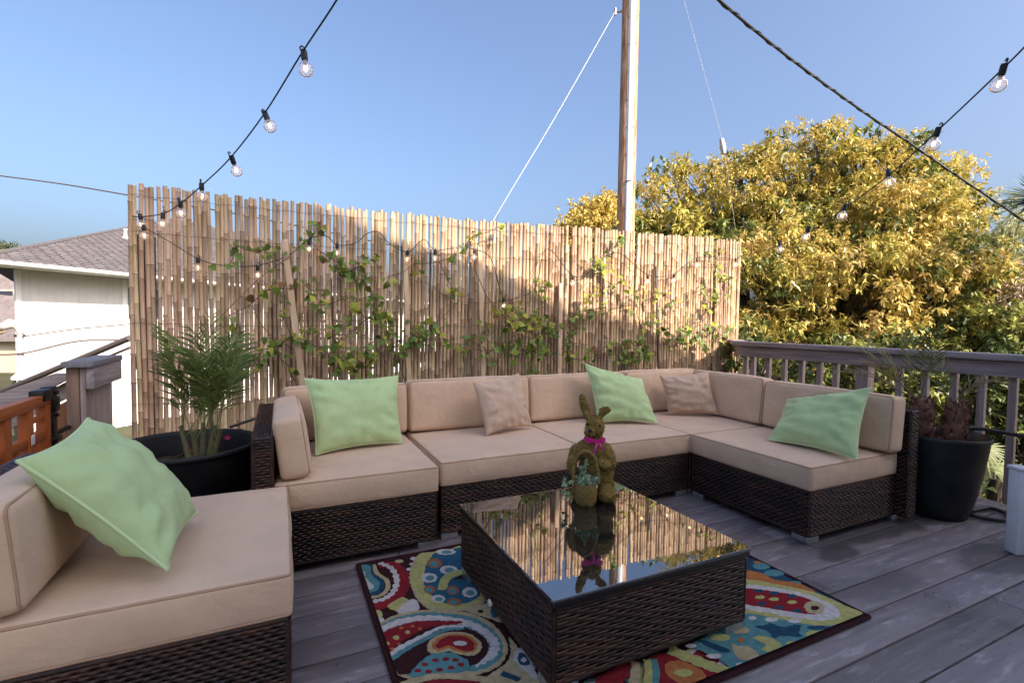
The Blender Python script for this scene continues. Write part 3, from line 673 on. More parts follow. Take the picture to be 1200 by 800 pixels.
b = MB(); bc = bl(-.026, .085, 0)
prof = [(.0, .001), (.040, .001), (.045, .012), (.048, .05), (.050, .088), (.047, .094), (.043, .09), (.040, .07), (0, .068)]
b.lathe(prof, bc, 36)
b.tube(catmull([bl(-.076, .088, .085), bl(-.080, .085, .14), bl(-.064, .08, .195), (bl(-.03, .085, .222)), bl(.004, .08, .20), bl(.022, .08, .15), bl(.030, .085, .10)], 8), .0085, 8)
b.v = [v+np.array([[.0016*mnoise.noise((p[0]*160, p[1]*160, p[2]*160)) for _ in range(3)] for p in v]) for v in b.v]
b.build('basket', mat('woven_moss', (.24, .155, .05), .98, .05, col2=(.36, .25, .10), nscale=60, bump=3, bscale=170), s)
sv = MB(); P = []; D = []
for _ in range(64):
    x, t = rnd.uniform(-.09, .025), rnd.uniform(.06, .13); z = .088+rnd.uniform(0, .035)
    if x < -.06: z = rnd.uniform(.02, .12); t = rnd.uniform(.09, .14); x = rnd.uniform(-.125, -.07)
    if rnd.random() < .16: x, t, z = rnd.uniform(-.05, -.025), .07, rnd.uniform(.1, .195)
    c = bl(x, t, z)
    for _ in range(13):
        v = Vector((rnd.gauss(0, 1), rnd.gauss(0, 1), rnd.gauss(.5, 1))).normalized(); P.append(c); D.append(v)
leaves(sv, P, D, unit(len(P)), nr.uniform(.009, .016, len(P)), nr.uniform(.003, .005, len(P)), .1, .2)
sv.build('succulents', mat('frosty_succulent', (.38, .50, .32), .6, .3, isl=.25), s, angle=0)

# ------------------------------------------------------------------ reed fence
FY = 3.85
def ftop(x):
    return float(np.interp(x, TX, TZ))
TOPS = [at(u, v, 1, FY) for u, v in ((140, 213), (152, 215), (200, 221), (300, 233), (400, 243), (500, 253), (600, 262), (700, 268), (800, 277), (836, 278), (850, 278))]
TX = [p.x for p in TOPS]; TZ = [p.z for p in TOPS]; FXL = at(154, 300, 1, FY).x; FXR = at(838, 300, 1, FY).x
s = empty('reed_fence', (1.6, FY, 0), 'tall tan reed screen fence behind the sofas, half of it in sunshine', 'fence')
REED = [mat('dry_reed', (.53, .375, .24), .6, .35, col2=(.37, .245, .15), nscale=2.2, isl=.28, stretch=(9, 9, .9), bump=.5, bscale=30), mat('reed_node', (.20, .12, .07), .8, isl=.3)]
def reeds(x0, x1, y, z0, tops, pitch, rr, skip, leanmax):
    m = MB(); x = x0
    while x < x1:
        r = rnd.uniform(*rr)*((pitch(x)/.0285) if callable(pitch) else 1)
        if rnd.random() > skip(x):
            top = tops(x)+rnd.uniform(-.016, .014); ln = rnd.gauss(0, leanmax); ph = rnd.uniform(0, .3); z = z0; pts = []; rad = []
            bow = rnd.gauss(0, .004); yy = y+rnd.uniform(-.004, .004)
            def pp(z): 
                h = (z-z0)/(top-z0); return (x+ln*(h-.5)+bow*math.sin(h*PI*2), yy+bow*.6*math.sin(h*5), z)
            nodes = []; zz = z0+ph
            while zz < top-.02: nodes.append(zz); zz += rnd.uniform(.16, .30)
            zs_ = [(z0, 1)]
            for q in nodes: zs_ += [(q-.008, .97), (q-.002, 1.16), (q+.003, 1.13), (q+.008, .96)]
            zs_.append((top, .95))
            zs_ = sorted(zs_)
            sel = {round(q+.003, 5) for q in nodes}; ring = [1 if round(zs_[i+1][0], 5) in sel else 0 for i in range(len(zs_)-1)]
            tp = rnd.uniform(.86, .98)
            for q, f in zs_: pts.append(pp(q)); rad.append(r*f*(1-(1-tp)*(q-z0)/(top-z0)))
            m.tube(pts, rad, 7, mi=[ring[i] for i in range(len(ring)) for _ in range(7)]+[0, 0])
        x += (pitch(x) if callable(pitch) else pitch)+rnd.uniform(-.0025, .003)
    return m
def skip(x): return .03 if x < .9 else .01
reeds(FXL, FXR, FY, -.05, ftop, lambda x: float(np.interp(x, [.8, 2.8], [.0287, .0350])), (.0126, .0160), skip, .014).build('reed_panel', REED, s)
reeds(FXR-.02, at(868, 300, 1, FY-.03).x, FY-.034, -.05, lambda x: 1.985+.02*(x-4.2), .0262, (.0118, .0145), lambda x: 0, .006).build('end_panel', REED, s)
# shorter second layer of reeds wired behind the first
reeds(-.35, FXR, FY+.034, -.05, lambda x: 1.33+.05*math.sin(x*3)+(.40 if x > 1.9 else 0), .033, (.0105, .0135), lambda x: .2 if x < .95 else .05, .02).build('reed_layer', REED, s)
WOODB = weathered('fence_timber', (.16, .10, .07), (.09, .06, .045), 0)
for z in (.12, .765): 
    m = MB(); m.box(FXL, FXR, FY+.055, FY+.093, z-.045, z+.045, .003); m.build('fence_rail', WOODB, s)
for x in (FXL+.05, 1.0, 2.8, FXR-.05):
    m = MB(); m.box(x-.045, x+.045, FY+.095, FY+.185, -.2, 1.6, .003); m.build('fence_post', WOODB, s)
TW = mat('thin_wire', (.07, .05, .04), .5, metallic=.4)
for z in (1.83, 1.60, 1.02, .50):
    m = MB(); n = 230; pts = []
    for i in range(n+1):
        x = FXL+(FXR-FXL)*i/n; pts.append((x, FY-.0165-.002*math.sin(i*1.7), z+(ftop(x)-1.9)*.8+.004*math.sin(i*.8)))
    m.tube(pts, .0013, 5); m.build('tie_wire', TW, s)
# stakes leaning on the fence
STK = weathered('stake_wood', (.55, .41, .27), (.40, .28, .18), 2)
DKM = mat('rusty_stake', (.05, .035, .03), .6)
for (a, b, w, lab, mt) in (((333, 281), (352, 432), .021, 'flat wooden stake leaning left, nearest to the tub palm', STK), ((474.5, 281), (479, 448), .018, 'square wooden stake left of the middle of the fence, just beyond the shadow edge', STK),
        ((505, 292), (502, 440), .006, 'thin dark metal stake between two wooden stakes', DKM), ((562, 288), (566, 452), .019, 'weathered wooden stake with the tangled vine and wire at the fence middle', STK),
        ((657, 332), (655, 446), .019, 'short wooden stake half in sunshine among the vine leaves', STK), ((708, 300), (714, 440), .012, 'slim brown stake inside the tall vine under the utility pole', STK), ((769, 312), (772, 440), .012, 'slim brown stake in the sunlit vine right of the utility pole', DKM)):
    p, q = at(*a, 1, 3.80), at(*b, 1, 3.75); q = p+(q-p)*((p.z-.02)/(p.z-q.z)); m = MB(); L = (p-q).length
    if mt is DKM and w < .01: m.tube([q, p], w, 8)
    else:
        ez = (p-q).normalized(); ex = Vector((1, 0, 0)); ey = ez.cross(ex).normalized(); ex = ey.cross(ez)
        m.box(-w, w, -w*.6, w*.6, 0, L, .002, T(*q, ex, ey, ez))
    root_mesh(m, 'stake', mt, q, lab, 'stake', 'stakes along the reed fence')

# ------------------------------------------------------------------ vines trained on the fence
CL = [(140+.3*u, 200+.3*v) for u, v in ((775, 225), (745, 270), (520, 315), (560, 310), (600, 340), (460, 295), (435, 360), (830, 345), (890, 400), (950, 430), (870, 370), (985, 350), (1050, 415), (920, 380), (755, 470), (800, 465), (640, 460), (580, 465), (925, 530), (870, 500), (1000, 500), (1010, 570), (1040, 580), (990, 560), (825, 520), (790, 525), (710, 430), (740, 630), (730, 665), (850, 690), (960, 690), (1000, 720), (890, 640), (840, 640), (940, 600), (1130, 610), (1150, 365), (960, 770), (920, 740), (985, 745), (850, 780), (610, 710), (660, 760), (560, 700), (510, 745), (640, 580), (430, 565), (1060, 660), (1100, 690), (1180, 620), (700, 300), (680, 385))]
CL += [(500+.3*u, 220+.3*v) for u, v in ((165, 205), (185, 185), (150, 230), (110, 270), (100, 390), (130, 410), (280, 155), (300, 500), (350, 480), (330, 530), (400, 545), (440, 520), (470, 545), (420, 490), (460, 440), (500, 560), (540, 610), (600, 545), (600, 480), (570, 500), (430, 380), (470, 390), (690, 260), (665, 295), (690, 310), (680, 330), (660, 400), (640, 420), (680, 440), (720, 380), (760, 370), (800, 395), (830, 400), (640, 480), (680, 490), (820, 490), (870, 540), (840, 555), (900, 480), (885, 410), (920, 410), (950, 460), (960, 440), (1000, 560), (950, 570), (1000, 610), (1050, 590), (1070, 605), (1100, 480), (1110, 470), (1130, 250), (1130, 360), (1160, 350), (1180, 360), (1070, 380), (1130, 410), (1180, 420), (1100, 540), (790, 600), (830, 640), (800, 660), (700, 620), (760, 660), (850, 660), (430, 720), (400, 710), (460, 715), (740, 220), (750, 190), (40, 560), (60, 610), (120, 610), (20, 560), (1150, 650), (1180, 640), (1195, 600), (270, 480), (310, 540), (370, 520), (480, 560), (560, 560), (1125, 310), (1110, 430), (1090, 560))]
rb_ = random.Random(21)
CL += [(u, 404+14*math.sin(u*.021)+rb_.gauss(0, 9)) for u in [rb_.uniform(395, 860) for _ in range(58)]]+[(rb_.uniform(300, 400), rb_.gauss(408, 8)) for _ in range(8)]
DENSE = [(620, 372), (605, 378), (655, 380), (635, 392), (740, 415), (710, 405), (755, 425), (425, 320), (440, 350), (455, 375), (395, 313), (585, 375)]
VST = mat('vine_stem', (.12, .07, .045), .8, col2=(.07, .045, .03), nscale=30)
VLF = [mat('vine_leaf', (.13, .20, .030), .5, .4, isl=.35, transl=.3), mat('young_vine_leaf', (.34, .36, .05), .5, .4, isl=.3, transl=.35), mat('dry_vine_leaf', (.20, .11, .05), .8, .2, isl=.3)]
def ivy(mb, c, dr, nrm, L, mi):
    """broad pointed three-lobed leaf"""
    D = dr.normalized(); S = D.cross(nrm).normalized(); U = S.cross(D)
    prof = [(0, .0), (.05, .34), (.22, .52), (.42, .36), (.52, .40), (.75, .17), (1.0, 0)]
    vs = [c+D*L*a+S*L*b*.8+U*L*(.22*b-.16*a*a) for a, b in prof]+[c+D*L*a-S*L*b*.8+U*L*(.22*b-.16*a*a) for a, b in prof[1:-1]]
    mid = [c+D*L*a-U*L*.16*a*a for a in (.22, .5, .75)]; k = len(vs); vs += mid
    r = list(range(7)); l = [0]+list(range(7, 12))+[6]; m0, m1, m2 = k, k+1, k+2
    fs = []
    for side, fl in ((r, 0), (l, 1)):
        for f in ((side[0], side[1], side[2], m0), (m0, side[2], side[3], m1), (m1, side[3], side[4], m2), (m2, side[4], side[5], side[6])):
            fs.append(f[::-1] if fl else f)
    mb.add([v[:] for v in vs], fs, mi)
def vine(u0, u1, root, label, fl=None):
    pts = [p for p in CL if u0 <= p[0] < u1]; W3 = [at(u, v, 1, rnd.uniform(3.70, 3.805)) for u, v in pts]
    s = empty('vine', root, label, 'vine', 'climbing vines on the reed fence')
    st, lf = MB(), MB(); tree = [Vector(root)]; todo = list(range(len(W3)))
    # root stem climbs first
    def strand(a, b, r0, r1):
        k = max(4, int((b-a).length/.04)); P = []
        for i in range(k+1):
            t = i/k; p = a.lerp(b, t); w = math.sin(t*PI)*.03*min(1, (b-a).length*4)
            p += Vector((w*mnoise.noise((p.x*6, p.z*6, u0)), .5*w*mnoise.noise((p.x*7, p.z*7, u0+9)), -.6*w*math.sin(t*PI)*(b-a).length*3)); p.y = min(p.y, 3.82); P.append(p)
        st.tube(P, [r0+(r1-r0)*i/k for i in range(k+1)], 5)
        return P
    while todo:
        best = min(((W3[i]-p).length+(0.0 if j else .0), i, j) for i in todo for j, p in enumerate(tree))
        _, i, j = best; P = strand(tree[j], W3[i], .0042+.002*(j == 0), .0022)
        tree += P[2::3]+[W3[i]]; todo.remove(i)
    for (u, v), c in zip(pts, W3):
        n = rnd.randint(3, 6)+(5 if any(abs(u-a)+abs(v-b) < 26 for a, b in DENSE) else 0)
        hi = c.z > 1.0 and c.x > 1.2
        for _ in range(n):
            o = Vector((rnd.gauss(0, .041), rnd.gauss(-.012, .016), rnd.gauss(0, .036))); p = c+o; p.y = min(p.y, 3.815)
            dr = Vector((rnd.gauss(0, 1), rnd.gauss(-.25, .5), rnd.gauss(-.35, .8))); nm = Vector((rnd.gauss(0, .5), -1, rnd.gauss(.5, .5)))
            mi = 1 if rnd.random() < (.55 if hi else .22) else (2 if rnd.random() < .07 else 0)
            ivy(lf, p, dr, nm, rnd.uniform(.026, .074), mi)
            st.tube([c, p], .0013, 3, cap=False)
    st.build('stem', VST, s); lf.build('leaves', VLF, s, angle=0)
    for q in fl or ():
        c = at(*q, 1, 3.74); m = MB(); D = [Vector((math.cos(a), -.5, math.sin(a))) for a in [i*2*PI/7 for i in range(7)]]
        leaves(m, [c]*7, D, [(0, -1, .1)]*7, .022, .007, .1, .2); m.build('flower', mat('dark_red_petal', (.28, .01, .03), .6), s, angle=0)
vine(250, 345, at(352, 470, 1, 3.74), 'sparse vine on the shaded left third of the fence by the leaning flat stake')
vine(345, 452, at(430, 470, 1, 3.74), 'vine with a dark red flower in the shade behind the left end module', fl=[(373, 262)])
vine(452, 545, at(482, 470, 1, 3.74), 'thin vine around the square stake where the shadow edge crosses the fence')
vine(545, 682, at(570, 470, 1, 3.74), 'dense leafy vine spreading low across the fence middle')
vine(682, 760, at(714, 470, 1, 3.74), 'tall vine climbing to the fence top under the utility pole')
vine(760, 905, at(840, 470, 1, 3.74), 'yellow green vine climbing the raised right end of the fence', fl=[(849, 305)])
# loose woody runner that crosses the middle
m = MB()
for P in (((498, 330), (530, 350), (575, 355), (610, 345), (625, 320), (637, 290)), ((590, 350), (580, 320), (575, 300), (580, 270), (584, 250)), ((560, 420), (600, 400), (660, 385), (720, 360), (770, 350)), ((790, 405), (830, 370), (858, 335)), ((690, 330), (678, 345), (690, 372)), ((250, 380), (300, 330), (340, 300)), ((290, 345), (310, 385), (345, 410)), ((420, 395), (460, 400), (500, 398), (560, 395)), ((350, 405), (420, 408), (500, 404), (580, 410), (640, 400)), ((600, 395), (640, 375), (700, 362), (745, 352)), ((700, 420), (740, 402), (790, 395), (835, 360)), ((480, 410), (520, 370), (548, 345), (575, 338)), ((640, 420), (672, 402), (705, 410)), ((400, 400), (440, 372), (470, 365)), ((655, 300), (640, 330), (632, 352))):
    m.tube(catmull([at(u, v, 1, 3.79+rnd.uniform(-.02, .02)) for u, v in P], 6), .0022, 5)
root_mesh(m, 'dry_vine', VST, (1.6, 3.79, 1.2), 'bare brown runners of an old vine tangled across the fence', 'vine')
TIE = mat('green_plant_tie', (.012, .17, .16), .5)
for (u, v), lab in zip(((650, 392), (711, 396), (771, 379), (545, 404), (652, 414), (713, 423)), ('green plant tie on the short stake, upper of two', 'green plant tie on the slim stake under the utility pole, upper of two', 'bright green plant tie in the sunlit vine on the right', 'green plant tie left of the weathered stake in the shade', 'green plant tie on the short stake, lower of two', 'green plant tie on the slim stake under the utility pole, lower of two')):
    c = at(u, v, 1, 3.735); m = MB(); m.loop([c+Vector((.016*math.cos(a), .012*math.sin(a), .003*math.sin(2*a))) for a in [i*PI/6 for i in range(12)]], .0032, 6)
    m.tube([c+Vector((.014, -.005, 0)), c+Vector((.03, -.015, -.006))], .003, 6); root_mesh(m, 'plant_tie', TIE, c, lab, 'plant tie', 'green ties on the vine stakes')

# ------------------------------------------------------------------ string lights
CORD = mat('black_cord', (.008, .008, .009), .5); BULB = glassy('bulb_glass', 1.22, (.98, .98, .99), .03, .2); FIL = emit('filament', (1, .55, .22), 9); BRASS = mat('brass_cap', (.35, .25, .13), .35, metallic=.9)
def cordpath(P, r=.0032, n=6): 
    m = MB(); m.tube(catmull(P, n), r, 6); return m
def bulbs(root, spots, drop=None):
    proto = None
    for c, sc_, tilt in spots:
        R_ = Matrix.Rotation(tilt, 4, 'Y')
        if proto is None:
            a = MB(); a.lathe([(0, .004), (.009, .004), (.0115, -.002), (.0115, -.03), (.010, -.036), (0, -.036)], (0, 0, 0), 14); a.tube([(-.004, 0, .0), (-.012, 0, .006), (-.014, 0, .016), (-.006, 0, .02), (.002, 0, .012)], .0028, 6)
            so = a.build('socket', CORD, root, world=False)
            b_ = MB(); b_.lathe([(.0085, -.036), (.010, -.042), (.017, -.05)]+[(.0262*math.cos(t), -.068-.0262*math.sin(t)) for t in np.linspace(-.72, PI/2, 14)], (0, 0, 0), 22)
            bo = b_.build('bulb', BULB, so, world=False, angle=0)
            f_ = MB(); f_.tube([(-.005, 0, -.055), (-.006, 0, -.068), (0, .002, -.074), (.006, 0, -.068), (.005, 0, -.055)], .0022, 6)
            fo = f_.build('filament', FIL, so, world=False, angle=0)
            k_ = MB(); k_.lathe([(.0088, -.034), (.0092, -.042), (.0092, -.044)], (0, 0, 0), 14); ko = k_.build('cap', BRASS, so, world=False)
            proto = (so, bo, fo, ko); so_ = so
        else:
            so_ = proto[0].copy(); COL.objects.link(so_)
            for x in proto[1:]:
                y = x.copy(); COL.objects.link(y); y.parent = so_
        so_.parent = root; so_.location = Vector(c)-wloc(root); so_.rotation_euler = (rnd.uniform(-.1, .1), tilt, rnd.uniform(0, 6)); so_.scale = (sc_,)*3
def strand_obj(path, spots, label):
    s = empty('string_lights', path[0], label, 'string lights', 'strings of clear globe bulbs')
    P = path; cordpath(P).build('cord', CORD, s); bulbs(s, spots)
Lp = [(153, 253, 3.08), (166, 254, 3.05), (192, 250, 2.92), (212, 238, 2.75), (238, 216, 2.55), (270, 185, 2.3), (310, 133, 2.05), (354, 62, 1.78), (396, -2, 1.58), (440, -80, 1.42), (520, -230, 1.2)]
Lb = [(164, 251, 3.05), (191, 250, 2.92), (211, 236, 2.75), (236, 215, 2.55), (271, 183, 2.3), (310, 132, 2.05), (356, 60, 1.78), (432, -64, 1.45)]
strand_obj([dep(*p) for p in Lp], [(dep(*p), 1.0, -.45 if 255 < p[0] < 340 else (-.1 if p[0] < 255 else -.12)) for p in Lb], 'string of lit globe bulbs rising from the left end of the fence into the sky')
Fp = ((168, 266), (200, 284), (232, 303), (262, 311), (302, 311), (340, 298), (362, 280), (383, 277), (395, 287), (416, 285), (430, 274), (444, 272), (457, 286), (478, 295), (491, 284), (498, 281), (510, 293), (530, 291), (556, 292), (576, 304), (590, 349), (611, 347), (625, 340), (632, 320), (637, 295), (648, 295), (671, 323), (690, 319), (710, 300), (729, 298), (759, 322), (790, 321), (817, 302), (862, 303), (869, 298))
Fb = ((168, 264), (232, 302), (302, 311), (362, 281), (395, 286), (478, 294), (510, 293), (556, 292), (590, 349), (671, 323), (759, 322), (790, 321), (817, 303), (862, 303))
strand_obj([at(u, v, 1, 3.785) for u, v in Fp], [(at(u, v, 1, 3.77), 1.0, 0) for u, v in Fb], 'string of small globe bulbs looping along the face of the reed fence')
Rp = [(868, 300, 4.6), (905, 291, 4.0), (948, 272, 3.3), (991, 243, 2.85), (1042, 205, 2.45), (1100, 152, 2.1), (1178, 78, 1.8), (1215, 38, 1.66), (1290, -60, 1.4)]
Rb = [(913, 283, 3.75), (948, 266, 3.2), (991, 240, 2.82), (1041, 200, 2.45), (1100, 150, 2.1), (1177, 76, 1.8), (1262, -20, 1.5)]
strand_obj([dep(*p) for p in Rp], [(dep(*p), 1.0, -.25) for p in Rb], 'string of globe bulbs rising from the right end of the fence across the golden tree')

# ------------------------------------------------------------------ right railing
GW = (.37, .315, .315); GW2 = (.21, .175, .175)
RAILY = weathered('grey_rail_wood', GW, GW2, 1); RAILX = weathered('grey_rail_wood_x', GW, GW2, 0); RAILZ = weathered('grey_post_wood', (.36, .285, .255), (.22, .17, .15), 2)
s = empty('deck_railing', (4.0, 1.3, 0), 'grey weathered wooden railing with balusters along the right edge of the deck', 'railing')
m = MB(); m.box(3.93, 4.075, -.9, 3.285, .872, .912, .005); m.build('cap_rail', RAILY, s)
rd = Vector((.52, .50, 0)).normalized(); m = MB(); m.box(.07, .74, -.07, .07, .868, .908, .005, T(4.0, 3.27, 0, rd, Vector((0, 0, 1)).cross(rd), (0, 0, 1))); m.box(.07, .74, -.018, .018, .768, .865, .004, T(4.0, 3.27, 0, rd, Vector((0, 0, 1)).cross(rd), (0, 0, 1))); m.build('return_rail', RAILY, s)
m = MB(); m.box(3.975, 4.012, -.9, 3.28, .772, .869, .004); m.build('fascia', RAILY, s)
ys = [3.24, 3.158, 2.998, 2.844, 2.684, 2.531, 2.40, 1.955, 1.801, 1.641, 1.499, 1.352]+[1.352-.15*i for i in range(1, 14)]
for i, y in enumerate(ys):
    m = MB(); m.box(4.014, 4.052, y-.019, y+.019, -.12, .869, .003); m.build('baluster', RAILZ, s)
for y in (2.2, .9, -.6):
    m = MB(); m.box(4.014, 4.100, y-.044, y+.044, -.3, .869, .004); m.build('post', RAILZ, s)

# ------------------------------------------------------------------ left end: parapet, stair rail, gate
s = empty('deck_parapet', (-.96, 3.8, 0), 'grey boarded parapet with a flat cap at the left end of the fence', 'parapet')
m = MB(); m.box(-1.03, -.895, 3.30, 3.84, .79, .822, .003); m.build('cap_rail', weathered('cap_wood', (.22, .215, .24), (.15, .145, .16), 1), s)
m = MB(); m.box(-.935, -.90, 3.325, 3.84, .672, .788, .003); m.build('fascia', RAILY, s)
y = 3.335
while y < 3.78:
    m = MB(); w = rnd.uniform(.088, .1); m.box(-.962, -.938, y, y+w-.008, -.3, .787, .003); m.build('plank', RAILZ, s); y += w
m = MB(); m.box(-1.02, -.965, 3.335, 3.425, -.3, .787, .004); m.build('post', weathered('warm_post', (.25, .16, .11), (.17, .11, .08), 2), s)
s = empty('stair_railing', (-1.4, 3.5, 0), 'sloping grey boards of the stair railing behind the orange gate', 'railing')
def slab(px, y, t, name, mt):
    m = MB(); m.prism([at(u, v, 1, y) for u, v in px], (0, t, 0)); m.build(name, mt, s, smooth=False)
slab([(-60, 508), (-60, 482), (62, 438), (91, 438), (40, 466)], 3.46, .04, 'handrail', RAILX)
slab([(-60, 520), (40, 467), (91, 440), (92, 460), (64, 474), (-60, 540)], 3.505, .035, 'lower_board', RAILX)
slab([(62, 478), (93, 462), (93, 560), (62, 560)], 3.50, .025, 'panel', weathered('stained_panel', (.27, .12, .05), (.18, .08, .035), 2))
m = MB(); a, b = dep(152, 396, 4.6), dep(-70, 489, 5.2); m.tube([a, b], .028, 10); m.tube([a-Vector((0, .0, .09)), b-Vector((0, 0, .10))], .012, 8)
for t in (.25, .75):
    p = a.lerp(b, t); m.tube([p, (p.x, p.y, -2.4)], .02, 8)
root_mesh(m, 'stair_handrail', mat('brown_metal', (.10, .075, .065), .5), a, 'dark sloping handrail running down behind the parapet', 'handrail')
s = empty('gate', (-1.0, 2.7, 0), 'orange stained wooden gate with a lattice top at the left edge', 'gate')
ORW = weathered('orange_stain', (.42, .115, .022), (.30, .075, .015), 2, .12, .5); ORY = weathered('orange_stain_rail', (.42, .115, .022), (.30, .075, .015), 1, .12, .5)
def gb(name, y0, y1, z0, z1, x0=-1.03, x1=-.99, mt=ORW): m = MB(); m.box(x0, x1, y0, y1, z0, z1, .003); m.build(name, mt, s)
gb('rail', 2.15, 3.05, .642, .692, -1.032, -.988, ORY); gb('rail', 2.15, 3.0, .485, .525, -1.026, -.994, ORY); gb('rail', 2.15, 3.05, .1, .15, -1.030, -.990, ORY)
for y in (3.0, 2.82, 2.62, 2.42, 2.2): gb('stile', y, y+.05, .152, .640)
for y in (2.925, 2.735, 2.53): gb('slat', y, y+.028, .152, .483, -1.02, -1.0)
gb('slat', 2.872, 2.998, .575, .60, -1.022, -.998, ORY); gb('slat', 2.672, 2.70, .527, .640, -1.02, -1.0)
IR = mat('black_iron', (.012, .011, .012), .45, metallic=.5)
m = MB(); m.box(-1.035, -.985, 3.062, 3.115, .0, .72, .006); m.box(-1.045, -.975, 3.055, 3.122, .60, .67, .008); m.box(-1.05, -.97, 3.05, 3.125, .45, .475, .005); m.box(-1.04, -.982, 2.96, 3.06, .662, .715, .006); m.box(-1.02, -1.0, 3.12, 3.33, .465, .485, .004)
for z in (.64, .69, .58): m.tube([(-.984, 3.088, z), (-.972, 3.088, z)], .008, 8)
m.build('hinge_post', IR, s)
m = MB(); m.box(-.989, -.984, 2.83, 2.862, .49, .535, .002); m.build('plate', mat('white_plate', (.7, .7, .7), .4), s)

# ------------------------------------------------------------------ planters
def frond(mb, base, az, el, L, curl, nl, ll, lw, mi=0, r0=.006, start=.28, droop=.35, twist=0, stem_mi=None):
    d = Vector((math.cos(az)*math.cos(el), math.sin(az)*math.cos(el), math.sin(el))); p = Vector(base); n = 22; pts = [p.copy()]; dirs = [d.copy()]
    side = Vector((-math.sin(az), math.cos(az), 0))
    for i in range(n):
        d = (d+Vector((0, 0, -1))*curl*(i/n)**1.3/n*2+side*twist/n).normalized(); p = p+d*L/n; pts.append(p.copy()); dirs.append(d.copy())
    mb.tube(pts, [r0*(1-.8*i/n) for i in range(n+1)], 5, mi=mi if stem_mi is None else stem_mi)
    P, D, U = [], [], []; Ls = []
    for k in range(nl):
        t = start+(1-start)*k/(nl-1); f = t*n; i = min(int(f), n-1); q = pts[i].lerp(pts[i+1], f-i); dd = dirs[i]
        sd = dd.cross(Vector((0, 0, 1))); sd = sd.normalized() if sd.length > .05 else side
        up = sd.cross(dd)
        for sg in (1, -1):
            P.append(q); D.append(dd*(.55+.5*t)+sd*sg*(1-.35*t)+up*.28+Vector((rnd.gauss(0, .12), rnd.gauss(0, .12), rnd.gauss(-.05, .12)))); U.append(up)
            Ls.append(ll*(.55+.45*math.sin(PI*min(1, (t-start)/(1-start)*.85+.18)))*rnd.uniform(.85, 1.1))
    leaves(mb, P, D, U, np.array(Ls), lw, droop, .12, mi)
TC = (-.42, 2.885, 0)
s = empty('tub_planter', TC, 'wide black tub planter between the left chair and the wicker arm', 'planter')
m = MB(); m.lathe([(0, .0), (.25, .0), (.262, .01), (.285, .2), (.292, .215), (.292, .255), (.298, .265), (.318, .415), (.330, .418), (.332, .432), (.325, .438), (.312, .436), (.306, .42), (.288, .30), (.286, .28)], TC, 64); m.build('tub', BLACKP, s)
m = MB(); m.lathe([(.289, .316), (.2, .322), (.1, .33), (0, .335)], TC, 40)
m.v = [v+np.array([[0, 0, .012*mnoise.noise((p[0]*22, p[1]*22, 1))] for p in v]) for v in m.v]
for _ in range(60):
    a, r = rnd.uniform(0, 6.28), .27*math.sqrt(rnd.random()); bm = bmesh.new(); bmesh.ops.create_icosphere(bm, subdivisions=1, radius=rnd.uniform(.004, .011)); m.bm(bm, Matrix.Translation((TC[0]+r*math.cos(a), TC[1]+r*math.sin(a), .332)))
m.build('soil', SOIL, s)
PAL = [mat('palm_green', (.25, .31, .08), .45, .45, isl=.35, transl=.25), mat('palm_stem', (.16, .17, .05), .6, isl=.2)]
TC = (TC[0]+.06, TC[1], 0)
s = empty('palm', (TC[0], TC[1], .33), 'bushy green feather palm growing in the black tub planter', 'palm')
for (dx, dy) in ((.03, .0), (-.05, .03), (.05, -.05), (-.01, -.05), (.0, .05)):
    m = MB(); b0 = Vector((TC[0]+dx, TC[1]+dy, .325)); k = 9; m.tube([b0+Vector((dx*.9*i/k, dy*.9*i/k, .19*i/k)) for i in range(k+1)], [.016-.008*i/k+.0022*(i % 2) for i in range(k+1)], 9); m.build('stem', mat('palm_cane', (.17, .13, .06), .7, col2=(.10, .12, .04), nscale=25), s)
for i in range(21):
    az = i*2.4+rnd.uniform(-.25, .25); el = rnd.uniform(1.22, 1.56) if i > 9 else rnd.uniform(1.0, 1.3); dx, dy = rnd.choice(((.05, 0), (-.08, .05), (.08, -.08), (-.02, -.08), (0, .08)))
    if math.sin(az) > .3: el = max(el, 1.1)
    if math.cos(az) < -.2: el = max(el, 1.36)
    m = MB(); frond(m, (TC[0]+dx, TC[1]+dy, .44), az, el, rnd.uniform(.36, .64), rnd.uniform(.2, 1.3), 18, .14, .0027, 0, .0030, .34, .5, rnd.uniform(-.5, .5), 1)
    for v in m.v: v[:, 1] = np.where(v[:, 1] > 3.78, 3.78-(v[:, 1]-3.78)*.25, v[:, 1])
    m.build('frond', PAL, s, angle=0)
for (u, v, lab) in ((267, 512, 'pink petal caught on the back wall of the tub planter'), (222, 528, 'pink petal lying on the soil beside the palm stems')):
    c = at(u, v, 1, 3.13) if u > 250 else at(u, v, 2, .345); m = MB(); k = 5
    leaves(m, [c]*k, [Vector((math.cos(i*1.26), -.4, math.sin(i*1.26))) for i in range(k)], [(0, -1, .3)]*k, .018, .008, .1, .2); root_mesh(m, 'petal', mat('pink_petal', (.6, .02, .12), .6), c, lab, 'petal', 'fallen pink petals', angle=0)
PC = (3.41, 1.445, 0)
s = empty('tall_planter', PC, 'tall round black planter between the right sofa module and the railing', 'planter')
m = MB(); m.lathe([(0, .0), (.125, .0), (.138, .008), (.152, .05), (.172, .14), (.194, .26), (.212, .40), (.216, .443), (.224, .446), (.226, .462), (.220, .468), (.210, .462), (.205, .43), (.19, .40)], PC, 64); m.build('pot', BLACKP, s)
m = MB(); m.lathe([(.200, .405), (.12, .42), (0, .425)], PC, 32); m.v = [v+np.array([[0, 0, .01*mnoise.noise((p[0]*25, p[1]*25, 1))] for p in v]) for v in m.v]; m.build('soil', SOIL, s)
